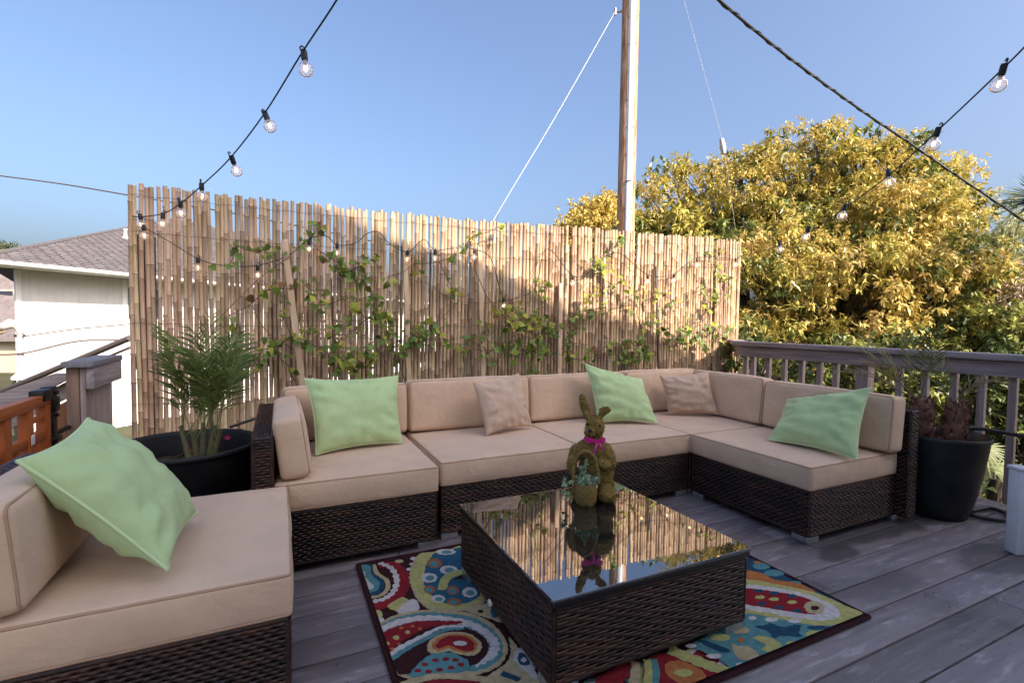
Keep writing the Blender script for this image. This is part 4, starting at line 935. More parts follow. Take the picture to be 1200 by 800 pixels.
s = empty('pygmy_palm', (PC[0], PC[1], .42), 'small date palm with two shaggy brown trunks and thin fronds in the tall planter', 'palm')
SHAG = [mat('trunk_fibre', (.20, .105, .07), .9, .15, isl=.4), mat('trunk_tip', (.36, .22, .16), .85, .2, isl=.35)]
for (bx, by, tx, ty, H_) in ((-.085, .03, -.105, .045, .25), (.035, -.05, .075, -.05, .23)):
    m = MB(); b0 = Vector((PC[0]+bx, PC[1]+by, .40)); t0 = Vector((PC[0]+tx, PC[1]+ty, .41+H_))
    m.tube([b0.lerp(t0, i/10) for i in range(11)], [.052+.006*math.sin(i*2) for i in range(9)]+[.045, .03], 12)
    P, D, U = [], [], []
    for k in range(330):
        h = rnd.random(); a = rnd.uniform(0, 2*PI); o = Vector((math.cos(a), math.sin(a), 0)); P.append(b0.lerp(t0, h)+o*.045); D.append(o*rnd.uniform(.2, .6)+Vector((rnd.gauss(0, .25), rnd.gauss(0, .25), rnd.uniform(.5, 1.3)))); U.append(o)
    leaves(m, P[:200], D[:200], U[:200], nr.uniform(.025, .05, 200), nr.uniform(.005, .010, 200), .15, .3, 0); leaves(m, P[200:], D[200:], U[200:], nr.uniform(.025, .055, 130), nr.uniform(.002, .006, 130), -.1, .3, 1)
    m.build('trunk', SHAG, s, angle=0)
FRD = [mat('date_frond', (.15, .16, .05), .5, .4, isl=.3, transl=.2), mat('dry_frond', (.26, .17, .08), .7, isl=.3, transl=.2)]
for i, (base_, az, el, L, cu, mi) in enumerate(((0, 2.4, .85, .50, .7, 0), (0, 1.9, 1.0, .42, .5, 0), (0, 2.9, .7, .46, .8, 1), (0, .9, 1.25, .40, .6, 0), (0, 2.2, .6, .42, 1.0, 1), (1, -.6, .9, .30, 1.6, 1), (1, 1.2, 1.3, .30, .6, 0), (0, 4.1, 1.25, .46, .4, 0))):
    q = (PC[0]-.12, PC[1]+.05, .64) if base_ == 0 else (PC[0]+.035, PC[1]-.02, .61)
    m = MB(); frond(m, q, az, el, L, cu, 15, .13, .0040, mi, .0035, .3, .15); m.build('frond', FRD, s, angle=0)
m = MB(); m.tube(catmull([(PC[0]+.02, PC[1]-.05, .50), (PC[0]+.16, PC[1]-.10, .50), (3.72, 1.25, .475), (3.85, 1.12, .45), (3.9, .95, .40), (3.85, .8, .2), (3.8, .7, .02)], 10), .012, 10)
m.tube(catmull([at(u, v, 2, .014) for u, v in ((1138, 598), (1160, 595), (1180, 602), (1176, 609), (1150, 606), (1130, 600))]+[Vector((3.72, 1.42, .014)), Vector((3.6, 1.6, .014))], 8), .011, 8)
root_mesh(m, 'irrigation_hose', RUBBER, PC, 'black irrigation hose looping from the tall planter past the railing', 'hose')
m = MB(); m.tube(catmull([(-.25, 3.12, .455), (-.18, 3.16, .47), (-.10, 3.2, .485), (0, 3.22, .50), (.1, 3.23, .48)], 8), .008, 8)
root_mesh(m, 'irrigation_hose', RUBBER, (-.18, 3.16, .47), 'short black hose end rising behind the wicker arm at the tub planter', 'hose')
WHT = mat('white_vinyl', (.72, .72, .75), .35, .5, col2=(.64, .63, .64), nscale=9)
wp = Vector((3.16, 1.02, 0))
s = empty('white_post', wp, 'white vinyl corner post with a capped top at the right edge of the deck', 'post')
m = MB(); e1 = br; m.box(-.026, .026, -.03, .03, 0.002, .40, .004, T(wp.x, wp.y, 0, RT0, RT0.cross(Vector((0, 0, -1))), (0, 0, 1))); m.box(-.031, .031, -.035, .035, .401, .418, .004, T(wp.x, wp.y, 0, RT0, RT0.cross(Vector((0, 0, -1))), (0, 0, 1))); m.build('post_sleeve', WHT, s)
m = MB(); m.box(.029, .33, -.034, .02, .04, .37, .003, T(wp.x, wp.y, 0, RT0, RT0.cross(Vector((0, 0, -1))), (0, 0, 1))); m.box(.029, .06, -.040, -.036, .0, .34, .002, T(wp.x, wp.y, 0, RT0, RT0.cross(Vector((0, 0, -1))), (0, 0, 1))); m.build('side_panel', WHT, s)
m = MB(); m.box(.029, .08, -.046, -.035, .372, .386, .002, T(wp.x, wp.y, 0, RT0, RT0.cross(Vector((0, 0, -1))), (0, 0, 1))); m.build('trim', mat('beige_trim', (.5, .38, .24), .5), s)

# ------------------------------------------------------------------ utility pole, wires, mast
pb = dep(733, 270, 7.8); pole_x, pole_y = pb.x, pb.y
s = empty('utility_pole', (pole_x, pole_y, -2.5), 'tall orange brown utility pole with a white conduit rising behind the fence', 'utility pole')
m = MB(); m.tube([(pole_x, pole_y, -2.6+i*.5) for i in range(27)], [.152-.0012*i for i in range(27)], 20)
m.build('pole', mat('pole_wood', (.30, .11, .04), .85, .2, col2=(.62, .42, .29), nscale=2.6, stretch=(9, 9, 1.1), bump=1.2, bscale=10), s)
vd = Vector((pole_x, pole_y, 0)).normalized(); vr = Vector((vd.y, -vd.x, 0)); cx_ = Vector((pole_x, pole_y, 0))-vd*.135+vr*.03
m = MB(); Mc = T(cx_.x, cx_.y, 0, vr, vd, (0, 0, 1))
def uguard(z0, z1, r):
    n = 12; pr = [(r*math.cos(PI+PI*i/n), r*.55*math.sin(PI+PI*i/n)) for i in range(n+1)]; pr = [(-r-.012, .01), (-r-.012, 0), (-r, 0)]+pr[1:-1]+[(r, 0), (r+.012, 0), (r+.012, .01)]
    vs = [(Mc @ Vector((x, y, z)))[:] for z in (z0, z1) for x, y in pr]; k = len(pr); m.add(vs, [(i, i+1, k+i+1, k+i) for i in range(k-1)]); m.add(vs[:k], [tuple(range(k))]); m.add(vs[k:], [tuple(range(k))[::-1]])
zj = dep(733, 216, 7.8).z
uguard(-2.4, zj, .046); uguard(zj+.002, 9.5, .042)
m.build('conduit', mat('white_conduit', (.74, .75, .78), .4, .4, col2=(.66, .67, .70), nscale=3), s)
m = MB()
for i in range(22):
    z = -.5+i*.42
    for sg in (1, -1):
        p = Mc @ Vector((sg*.051, -.004, z)); m.tube([p, p-vd*.008], .008, 6)
m.tube([Mc @ Vector((x*.047, -.028*math.sqrt(max(0, 1-x*x))-.004, zj)) for x in np.linspace(-1, 1, 12)], .006, 6)
m.build('bolts', mat('bolt_dark', (.05, .045, .045), .5, metallic=.6), s)
m = MB(); g0 = dep(721, 14, 7.7); m.tube([g0, Vector((pole_x, pole_y, g0.z))], .02, 8); m.tube([g0+Vector((0, 0, .05)), g0-Vector((0, 0, .05))], .02, 8); m.build('guy_clamp', mat('galvanised', (.4, .4, .4), .5, metallic=.8), s)
GAL = mat('galvanised_wire', (.42, .41, .40), .7)
def wire(P, r, m_, name, label, n=8, cat='cable', tw=0, extra=None):
    m = MB(); Q = catmull(P, n)
    m.tube(Q, r, 7)
    if tw:                                                # a second strand twisted round the first
        L = [0]; 
        for a, b in zip(Q, Q[1:]): L.append(L[-1]+(b-a).length)
        N_ = int(L[-1]/.05); R = []
        for i in range(N_+1):
            d = L[-1]*i/N_; j = max(0, min(len(Q)-2, int(np.searchsorted(L, d))-1)); t = (d-L[j])/max(1e-6, L[j+1]-L[j]); p = Q[j].lerp(Q[j+1], t); dr = (Q[j+1]-Q[j]).normalized(); u = dr.cross(Vector((0, 0, 1))).normalized(); w = u.cross(dr); a = i*.9
            R.append(p+(u*math.cos(a)+w*math.sin(a))*r*1.05)
        m.tube(R, r*.45, 5)
    if extra: extra(m)
    return root_mesh(m, name, m_, P[0], label, cat)
wire([dep(721, 14, 7.7), dep(655, 130, 6.7), dep(589, 240, 5.8), dep(545, 318, 5.3), dep(470, 470, 5)], .005, GAL, 'guy_wire', 'pale guy wire slanting down left from the utility pole')
m0 = dep(586, 246, 5.75)
wire([dep(798, -12, 7.5), dep(825, 85, 7.4), dep(845, 160, 7.3), dep(853, 205, 7.3), dep(862, 270, 7.4)], .0022, GAL, 'span_wire', 'thin pale wire dropping to a small white insulator in front of the golden tree',
     extra=lambda m: m.tube([dep(845.5, 163, 7.3), dep(847, 172, 7.3), dep(848, 180, 7.3)], [.03, .045, .03], 10))
wire([dep(800, -42, 3.2), dep(842, 0, 3.5), dep(925, 68, 4.2), dep(1010, 130, 5.0), dep(1062, 165, 5.3), dep(1120, 205, 5.4), dep(1190, 252, 5.5), dep(1260, 300, 5.6)], .0115, RUBBER, 'overhead_cable', 'thick black twisted overhead cable crossing the sky at upper right', tw=1)
wire([dep(-60, 199, 6.5), dep(0, 206, 6.2), dep(75, 216, 6), dep(152, 229, 5.7), dep(300, 255, 5.5), dep(520, 300, 5.5)], .008, mat('brown_cable', (.09, .06, .05), .6), 'overhead_cable', 'thin brown cable crossing the sky behind the left end of the fence')
mb0 = dep(25, 440, 11)
s = empty('service_mast', (mb0.x, mb0.y, -2.5), 'pale conduit mast with a curved weatherhead in front of the white house', 'mast')
MS = mat('mast_grey', (.50, .46, .45), .55, col2=(.36, .32, .32), nscale=14)
zt = dep(22, 388, 11).z
m = MB(); m.tube([(mb0.x, mb0.y, -2.5), (mb0.x, mb0.y, zt)], .058, 14); m.lathe([(.058, .18), (.075, .10), (.17, 0), (.18, -.06)], (mb0.x, mb0.y, mb0.z-.02), 16); m.build('pipe', MS, s)
m = MB(); hr_ = Vector((-.92, -.1, -.12)); c = Vector((mb0.x, mb0.y, zt))
m.tube([c+Vector((.01, 0, -.05)), c+Vector((.0, 0, .06)), c+Vector((-.05, 0, .15)), c+Vector((-.16, -.01, .165)), c+Vector((-.27, -.02, .10)), c+Vector((-.33, -.02, .03))], [.075, .085, .105, .115, .09, .02], 14); m.build('weatherhead', MS, s)
m = MB()
for dz, k in ((-.10, 0), (-.02, 1), (.04, 2)): m.tube(catmull([c+Vector((-.28, 0, dz*.4)), c+Vector((-.6, -.1, dz-.05)), c+Vector((-1.3, -.3, dz-.02+.03*k))], 6), .014, 6, mi=0 if k != 1 else 1)
m.tube([c+Vector((.08, 0, -.10)), c+Vector((-.10, 0, -.10))], .03, 8); m.build('leads', [RUBBER, mat('yellow_lead', (.35, .22, .05), .6)], s)
wire([c+Vector((.05, -.07, -.12)), dep(85, 386, 11.2), dep(150, 380, 11.4), dep(300, 366, 11.8)], .011, RUBBER, 'service_wire', 'upper thin wire crossing the white house wall from the mast')
wire([c+Vector((-.9, -.07, -.50)), c+Vector((.0, -.075, -.50)), dep(90, 400, 11.2), dep(150, 398, 11.4), dep(300, 392, 11.8)], .018, mat('brown_cable', (.09, .06, .05), .6), 'service_wire', 'lower thick wire crossing the white house wall from the mast')

# ------------------------------------------------------------------ neighbour houses
HA = math.radians(40); hd = Vector((math.sin(HA), math.cos(HA), 0)); hn = Vector((math.cos(HA), -math.sin(HA), 0)); L0 = dep(18, 330, 18.59); L0 = EYE+ray(18, 330)*13; L0 = Vector((-6.34, 17.48, 0))
def hp(t, o, z): return Vector((L0.x, L0.y, 0))+hd*t+hn*o+Vector((0, 0, z))
HM = T(L0.x, L0.y, 0, hd, -hn, (0, 0, 1))          # local: x along wall, y inwards, z up
ZE = 2.27; OV = 1.0; LEN = 28.0; WID = 20.0
s = empty('white_house', (L0.x, L0.y, -2.5), 'white sided house with a grey shingle roof beyond the left end of the fence', 'house')
SID = mat('white_siding', (.56, .545, .53), .7, .3, col2=(.50, .485, .475), nscale=1.2, bump=.3, bscale=30)
m = MB(); x = .12
while x < LEN: m.box(x, x+.197, .0, .03, -2.5, ZE+.02, .004, HM); x += .2
foot_ = [hp(.02, -.03, -2.5), hp(LEN, -.03, -2.5), hp(LEN, -9, -2.5), hp(0, 0, -2.5)+Vector((-.27, .963, 0))*9]; m.prism(foot_, (0, 0, ZE+2.52)); m.build('wall', SID, s, smooth=False)
m = MB(); m.box(0, .12, -.02, .05, -2.5, ZE, .004, HM); m.box(2.80, 2.93, -.024, .02, -2.5, ZE, .004, HM); m.build('corner_trim', mat('white_trim', (.64, .63, .61), .5), s)
f = MB(); f.box(2.97, 4.1, -.03, -.002, 1.0, 2.0, .005, HM); fo = f.build('window', mat('dark_shutter', (.06, .07, .10), .4), s)
f = MB(); f.box(3.05, 4.02, -.042, -.032, 1.08, 1.92, .002, HM); f.build('pane', mat('window_glass', (.03, .035, .05), .05, .8), fo)
# hip roof
sl = math.tan(math.radians(20.5)); 
_rn = Vector((hn.x*math.sin(math.atan(sl)), hn.y*math.sin(math.atan(sl)), math.cos(math.atan(sl)))); _e = hp(0, OV, ZE+.12)
def onroof(u, v): d = ray(u, v); return EYE+d*((_e-EYE).dot(_rn)/d.dot(_rn))
h0, h1 = onroof(0, 297), onroof(150, 267.6); hv = (h1-h0)/(h1.z-h0.z)
PE0 = h0+hv*(ZE+.12-h0.z); PR0 = h0+hv*(7.0-h0.z)*1.0; PE1 = hp(LEN+OV, OV, ZE+.12); PR1 = PR0+hd*22
def shingles(mb, a, b, c, d, z0):
    """courses of shingles over a sloping quad a-b (eave) to d-c (ridge), each course a thin wedge stepped over the last"""
    a, b, c, d = [Vector(x) for x in (a, b, c, d)]; n = (b-a).cross(d-a).normalized()
    if n.z < 0: n = -n
    rows = int((d-a).length/.17) if (d-a).length > (c-b).length else int((c-b).length/.17); rows = 72
    for i in range(rows):
        t0, t1 = i/rows, (i+1.15)/rows; t1 = min(t1, 1)
        p0, p1, q0, q1 = a.lerp(d, t0), b.lerp(c, t0), a.lerp(d, t1), b.lerp(c, t1); W_ = (p1-p0).length; k = max(1, int(W_/.33)); o = (i % 2)*.5
        for j in range(-1, k+1):
            s0, s1 = max(0, (j+o+.02)/k), min(1, (j+o+.98)/k)
            if s1 <= s0: continue
            h = .026+rnd.uniform(0, .006); cut = .12/k
            P = [p0.lerp(p1, min(1, s0+cut)), p0.lerp(p1, max(0, s1-cut)), p0.lerp(p1, s1)+(q0-p0)*.3, q0.lerp(q1, s1), q0.lerp(q1, s0), p0.lerp(p1, s0)+(q0-p0)*.3]
            hh = [h, h, h*.8, .004, .004, h*.8]; Vt = [p+n*x for p, x in zip(P, hh)]
            mb.add([v[:] for v in Vt]+[p[:] for p in P], [(0, 1, 2, 3, 4, 5), (6, 7, 1, 0), (7, 8, 2, 1), (11, 6, 0, 5)])
SH = mat('grey_shingle', (.155, .138, .142), .9, .15, col2=(.105, .095, .10), nscale=12, isl=.16, bump=1, bscale=60)
m = MB(); z1 = ZE+.12; dn = Vector((0, 0, -.06))
m.add([p[:] for p in (PE0+dn, PE1+dn, PR1+dn, PR0+dn, PR0-hn*12-Vector((0, 0, 4.5)), PR1-hn*12-Vector((0, 0, 4.5)))], [(0, 1, 2, 3), (3, 2, 5, 4), (0, 3, 4)])
shingles(m, PE0, PE1, PR1, PR0, z1)
m.tube([PE0+Vector((0, 0, .02)), PR0+Vector((0, 0, .03))], .06, 6); m.tube([PR0+Vector((0, 0, .03)), PR1+Vector((0, 0, .03))], .06, 6)
m.build('roof', SH, s, smooth=False)
m = MB(); m.box(-OV, LEN+OV, -OV-.02, -OV+.06, ZE-.02, ZE+.10, .01, HM); m.tube([HM @ Vector((-OV, -OV-.05, ZE+.06)), HM @ Vector((LEN+OV, -OV-.05, ZE+.06))], .06, 10); m.build('gutter', mat('white_trim', (.64, .63, .61), .5), s)
m = MB(); m.box(-OV, LEN+OV, -OV+.06, -.02, ZE+.02, ZE+.05, .0, HM); m.build('soffit', mat('white_trim', (.64, .63, .61), .5), s)
_v = onroof(147, 279); vp = _v; zv = _v.z
m = MB(); m.lathe([(.16, -.06), (.15, .02), (.07, .05), (.055, .12), (.055, .30), (.085, .32), (.085, .36), (0, .37)], (vp.x, vp.y, zv), 14); m.build('vent_pipe', mat('white_trim', (.64, .63, .61), .5), s)
# house further away at the left edge
f0 = dep(18, 445, 30); f1 = dep(-120, 445, 30)
s = empty('tan_house', (f0.x, f0.y, -2.5), 'tan sided house with a brown roof at the far left edge', 'house')
def fq(u, v, k): return dep(u, v, k)
m = MB(); m.prism([fq(40, 395, 30), fq(40, 500, 30), fq(-160, 500, 30), fq(-160, 395, 30)], vd*3); m.build('wall', mat('tan_siding', (.46, .38, .29), .8), s, smooth=False)
m = MB(); m.prism([fq(44, 400, 29.4), fq(44, 361, 31), fq(-170, 340, 31), fq(-170, 400, 29.4)], vd*.3); m.build('roof', mat('brown_shingle', (.17, .14, .14), .9, col2=(.11, .09, .09), nscale=3), s, smooth=False)
m = MB(); m.prism([fq(44, 360, 31.5), fq(44, 325, 33), fq(-170, 300, 33), fq(-170, 360, 31.5)], vd*.3); m.build('upper_roof', mat('brown_shingle', (.17, .14, .14), .9), s, smooth=False)
m = MB(); m.prism([fq(40, 339, 32), fq(40, 363, 32), fq(-160, 372, 32), fq(-160, 339, 32)], vd*2); m.build('upper_wall', mat('tan_siding', (.46, .38, .29), .8), s, smooth=False)
m = MB(); m.prism([fq(14, 341, 31.9), fq(14, 351, 31.9), fq(-12, 352, 31.9), fq(-12, 341, 31.9)], vd*.05); m.build('window', mat('window_glass', (.03, .035, .05), .05, .8), s, smooth=False)
# lattice screen glimpsed through the reeds
m = MB()
for i in range(9):
    m.box(.02+i*.052, .04+i*.052, 4.2, 4.212, .6, 1.25, .001); m.box(.0, .46, 4.213, 4.225, .62+i*.07, .64+i*.07, .001)
m.box(-.01, .01, 4.19, 4.23, -2.5, 1.3, .002); m.box(.47, .5, 4.19, 4.23, -2.5, 1.3, .002)
root_mesh(m, 'lattice_panel', RAILZ, (.25, 4.2, -2.5), 'wooden lattice panel seen through the gaps of the reed fence', 'lattice', smooth=False)
# low tiled wall beyond the railing
p0, p1 = dep(925, 447, 6.4), dep(985, 462, 5.6)
m = MB(); dv = (p1-p0).normalized(); nv = Vector((-dv.y, dv.x, 0)); 
for r in range(12):
    for j in range(7):
        a = p0-dv*.3+dv*(j*.22+(r % 2)*.11); m.box(0, .205, 0, .1, -.09, -.008, .004, T(a.x, a.y, p0.z-r*.085, dv, nv, (0, 0, 1)))
m.box(-.02, 1.62, -.02, .12, -.006, .03, .004, T(*(p0-dv*.3), dv, nv, (0, 0, 1)))
root_mesh(m, 'brick_wall', mat('pale_brick', (.40, .22, .15), .85, col2=(.30, .17, .12), nscale=20, isl=.2), (p0.x, p0.y, -2.5), 'low pale brick wall glimpsed between the balusters', 'wall', smooth=False)

# ------------------------------------------------------------------ trees and shrubs
BARK = mat('dark_bark', (.085, .06, .045), .9, .15, col2=(.045, .035, .028), nscale=12, bump=1.5, bscale=25)
def foliage_clump(mb, c, R, n, Ln, Wd, mi, droop=.25, up=.35, flat=.75, whorl=True):
    if whorl:
        k = max(1, n//9); hub = unit(k)*R*(nr.random((k, 1))**.45)*np.array([1, 1, flat])+np.array(c); P = np.repeat(hub, 9, 0)[:n]; out = np.repeat(hub-np.array(c), 9, 0)[:n]; P = P+nr.normal(size=P.shape)*.018
    else:
        P = unit(n)*R*(nr.random((n, 1))**.4)*np.array([1, 1, flat])+np.array(c); out = P-np.array(c)
    D = unit(len(P))*.9+out/R*.5+np.array([0, 0, -droop]); U = unit(len(P))*.6+np.array([0, 0, 1])
    leaves(mb, P, D, U, nr.uniform(*Ln, len(P)), nr.uniform(*Wd, len(P)), .18, .16, mi)
def limb(mb, a, b, r0, r1, seed=0, n=8, sag=.12):
    a, b = Vector(a), Vector(b); L = (b-a).length; P = []
    for i in range(n+1):
        t = i/n; p = a.lerp(b, t); w = math.sin(t*PI)*sag*L; p += Vector((w*mnoise.noise((seed, t*2, 1)), w*mnoise.noise((seed, t*2, 5)), w*.5*mnoise.noise((seed, t*2, 9)))); P.append(p)
    mb.tube(P, [r0+(r1-r0)*i/n for i in range(n+1)], 7); return P
GOLD = mat('golden_leaf', (.62, .48, .14), .5, .4, isl=.2, transl=.25); YGR = mat('yellow_green_leaf', (.44, .38, .09), .42, .45, isl=.26, transl=.25); DGR = mat('deep_green_leaf', (.14, .17, .04), .35, .5, isl=.35, transl=.2); ORG = mat('orange_young_leaf', (.58, .42, .15), .5, .4, isl=.25, transl=.25)
FOL = [GOLD, YGR, DGR, ORG]
def big_tree(name, base, lobes, label, cat, fol, clump, trunk_r=.2, crown='crown', bark=BARK, seed=0, ndens=1.0):
    s = empty(name, base, label, cat); tm, cm = MB(), MB(); base = Vector(base); top = sum((Vector(l[0]) for l in lobes), Vector())/len(lobes); fork = base.lerp(top, .5); fork.z = base.z+(top.z-base.z)*.45
    limb(tm, base, fork, trunk_r, trunk_r*.75, seed)
    for li, (c, R, npx, style) in enumerate(lobes):
        c = Vector(c); P = limb(tm, fork, c-Vector((0, 0, R*.3)), trunk_r*.5, .035, seed+li*3.7, 9, .18)
        for k in range(npx):
            v = Vector(unit(1)[0]); v.z = v.z*.9+.12; rr = R*rnd.uniform(.45, 1.0)**.6; q = c+Vector((v.x*rr, v.y*rr, v.z*rr*.85))
            if k % 2 == 0: limb(tm, P[rnd.randint(4, 9)], q, .022, .006, seed+k, 5, .15)
            clump(cm, q, style, rnd)
    tm.build('trunk', bark, s); cm.build(crown, fol, s, angle=0)
    return s
def loquat(cm, q, st, r):
    if st == 'gold':
        m_ = 0 if r.random() < .66 else (1 if r.random() < .6 else 2)
        if m_ == 0:
            foliage_clump(cm, q, r.uniform(.20, .30), 190, (.032, .075), (.009, .016), 0, -.1); foliage_clump(cm, q, .26, 26, (.10, .16), (.018, .028), r.choice((1, 2, 1)), .3)
        else: foliage_clump(cm, q, r.uniform(.24, .34), 80, (.10, .17), (.018, .03), m_, .35)
    elif st == 'mix':
        m_ = r.choice((0, 0, 1, 1, 1, 2, 2, 0, 3, 2, 1)); foliage_clump(cm, q, r.uniform(.24, .36), 160, (.06, .125), (.011, .020), m_, .45)
        if r.random() < .4: foliage_clump(cm, q+Vector((0, 0, .15)), .18, 60, (.04, .08), (.01, .018), r.choice((0, 3)), 0)
    else:
        m_ = r.choice((2, 2, 1)); foliage_clump(cm, q, r.uniform(.24, .36), 84, (.12, .20), (.022, .036), m_, .5)
LO = [(dep(798, 246, 9.2), 1.1, 66, 'gold'), (dep(868, 240, 8.9), 1.15, 74, 'gold'), (dep(950, 212, 8.6), 1.12, 84, 'gold'), (dep(1020, 222, 8.2), 1.0, 66, 'gold'), (dep(1072, 248, 7.8), .9, 60, 'gold'), (dep(1030, 285, 7.3), 1.0, 62, 'mix'), (dep(950, 280, 8.0), 1.05, 66, 'mix'), (dep(890, 330, 7.4), 1.15, 68, 'mix'), (dep(985, 350, 6.9), 1.1, 70, 'mix'), (dep(1068, 345, 7.0), 1.05, 70, 'mix'), (dep(780, 310, 8.5), 1.15, 44, 'green'), (dep(930, 420, 7.0), 1.1, 50, 'mix'), (dep(1070, 420, 7.0), 1.0, 46, 'mix'), (dep(990, 265, 9.5), 1.1, 36, 'green')]
tb = dep(985, 400, 8.4); big_tree('golden_tree', (tb.x, tb.y, -2.6), LO, 'large golden flowering tree with long leaves beyond the right railing', 'tree', FOL, loquat, .2, seed=3)
def small(cm, q, st, r): foliage_clump(cm, q, r.uniform(.35, .5), 130, (.08, .15), (.025, .04), 0 if st == 'gold' else r.choice((0, 1)), 0)
tb = dep(700, 300, 16); big_tree('yellow_tree', (tb.x, tb.y, -2.6), [(dep(690, 262, 16), .85, 34, 'gold'), (dep(705, 250, 16), .6, 20, 'gold'), (dep(760, 275, 15), 1.0, 24, 'gold'), (dep(670, 285, 16), .8, 20, 'mix')], 'small yellow tree peeping over the fence left of the utility pole', 'tree', [GOLD, YGR], small, .15, seed=11)
PINE = mat('dark_needle', (.045, .065, .045), .6, .3, isl=.3)
def piney(cm, q, st, r): foliage_clump(cm, q, r.uniform(.35, .55), 160, (.10, .22), (.010, .018), 0, -.2, whorl=False)
tb = dep(712, 300, 24); big_tree('conifer', (tb.x, tb.y, -2.6), [(dep(716, 246, 24), .8, 30, 'x'), (dep(712, 262, 24), 1.1, 30, 'x'), (dep(685, 252, 25), .55, 12, 'x'), (dep(682, 275, 25), 1.0, 20, 'x')], 'dark conifer behind the small yellow tree', 'tree', [PINE], piney, .2, seed=17)
GRT = mat('grey_green_leaf', (.085, .105, .055), .6, .3, isl=.3)
tb = dep(-5, 330, 45); big_tree('distant_tree', (tb.x, tb.y, -2.6), [(dep(0, 300, 45), 1.6, 40, 'x'), (dep(-40, 300, 45), 2.2, 40, 'x')], 'distant rounded grey green tree above the tan house roof', 'tree', [GRT], lambda cm, q, st, r: foliage_clump(cm, q, .7, 150, (.15, .3), (.04, .07), 0, 0, whorl=False), .25, seed=19)
# feathery tree at the right edge
FEA = [mat('feathery_leaf', (.38, .39, .19), .55, .3, isl=.3, transl=.3), mat('pink_twig', (.42, .30, .24), .7, isl=.25), mat('olive_leaf', (.29, .30, .11), .5, isl=.3, transl=.25)]
def willow(cm, q, st, r):
    for _ in range(7):
        a = Vector((r.gauss(0, .12), r.gauss(0, .12), r.gauss(0, .1)))+q; L = r.uniform(.3, .55); dr = Vector((r.gauss(0, .5), r.gauss(0, .5), r.uniform(-.9, .3))).normalized(); k = 22
        P = [a+dr*L*i/k+Vector((0, 0, -.35*L*(i/k)**2)) for i in range(k)]; cm.tube(P[::7]+[P[-1]], .004, 4, mi=1 if st == 'twig' else 0)
        leaves(cm, [p[:] for p in P], unit(k)*.8+np.array(dr)[None, :]+np.array([0, 0, -.4]), unit(k), r.uniform(.06, .11), .007, .2, .1, 1 if (st == 'twig' and r.random() < .6) else r.choice((0, 0, 2)))
tb = dep(1210, 380, 7.2); big_tree('feathery_tree', (tb.x, tb.y, -2.6), [(dep(1185, 310, 7), .75, 34, 'w'), (dep(1165, 268, 7.4), .5, 12, 'w'), (dep(1235, 310, 6.6), .85, 30, 'w'), (dep(1180, 355, 6.6), .65, 30, 'twig'), (dep(1225, 370, 6.2), .7, 26, 'twig')], 'pale feathery tree with drooping fine leaves at the right edge', 'tree', FEA, willow, .12, seed=23)
yc = dep(1222, 238, 5.6); s = empty('yucca_tree', (yc.x, yc.y, -2.5), 'spiky leaved yucca crown poking in at the right edge', 'tree')
m = MB(); m.tube([(yc.x, yc.y, -2.5), (yc.x+.05, yc.y, -.5), yc], [.11, .09, .07], 10); m.build('trunk', BARK, s)
m = MB(); n = 150; D = unit(n); D[:, 2] = np.abs(D[:, 2])*.8-.15; leaves(m, [yc+Vector((0, 0, .02*rnd.random())) for _ in range(n)], D, [(0, 0, 1)]*n, nr.uniform(.35, .55, n), .013, .12, .15); m.build('crown', mat('yucca_leaf', (.10, .13, .07), .5, .4, isl=.3), s, angle=0)
# shrubs just beyond the railing
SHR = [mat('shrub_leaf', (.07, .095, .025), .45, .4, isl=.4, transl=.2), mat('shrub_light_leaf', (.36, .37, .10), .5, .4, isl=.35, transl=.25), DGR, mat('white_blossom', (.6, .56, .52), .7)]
def bush(cm, q, st, r):
    foliage_clump(cm, q, r.uniform(.16, .26), 90, (.05, .10), (.014, .026), {'dark': r.choice((0, 0, 2)), 'lite': r.choice((1, 1, 0)), 'flow': r.choice((0, 1))}[st], .1)
    if st == 'flow' and r.random() < .35: foliage_clump(cm, q, .18, 8, (.03, .05), (.02, .03), 3, 0)
for (u, v, k, R, n, st, lab) in ((880, 445, 5.6, .7, 34, 'dark', 'dark leafy shrub behind the first balusters next to the fence'), (960, 500, 6.2, .8, 36, 'dark', 'dark shrub behind the balusters in the middle of the right railing'), (1050, 440, 5.4, .6, 34, 'flow', 'shrub with small white blossoms behind the palm in the tall planter'), (1120, 480, 5.2, .7, 40, 'flow', 'mixed green shrub behind the tall planter'),
        (1190, 470, 4.9, .65, 40, 'dark', 'dark shrub behind the balusters at the right edge'), (1150, 400, 6.2, .65, 34, 'lite', 'light green shrub rising above the cap rail at the right'), (1215, 405, 5.8, .6, 26, 'lite', 'light olive shrub above the cap rail in the right corner'), (1080, 560, 4.9, .6, 30, 'dark', 'low dark shrub under the deck edge beside the tall planter'), (1180, 620, 4.6, .6, 24, 'dark', 'low dark shrub under the deck edge at the right'), (990, 420, 7.2, .8, 30, 'dark', 'dark shrub under the golden tree')):
    c = dep(u, v, k); 
    if c.x < 4.2+R*.9: c.x = 4.2+R*.9
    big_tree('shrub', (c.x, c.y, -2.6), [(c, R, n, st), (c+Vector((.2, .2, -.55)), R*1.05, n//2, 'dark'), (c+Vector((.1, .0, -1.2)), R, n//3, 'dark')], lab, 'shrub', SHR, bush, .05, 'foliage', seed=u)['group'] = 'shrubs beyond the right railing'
fc = dep(1166, 560, 4.35); fc.x = max(fc.x, 4.45)
s = empty('fan_palm', (fc.x, fc.y, -2.5), 'pale green fan palm leaves between the balusters at the right', 'palm')
m = MB(); m.tube([(fc.x, fc.y, -2.5), (fc.x, fc.y, fc.z)], .05, 8); m.build('trunk', BARK, s)
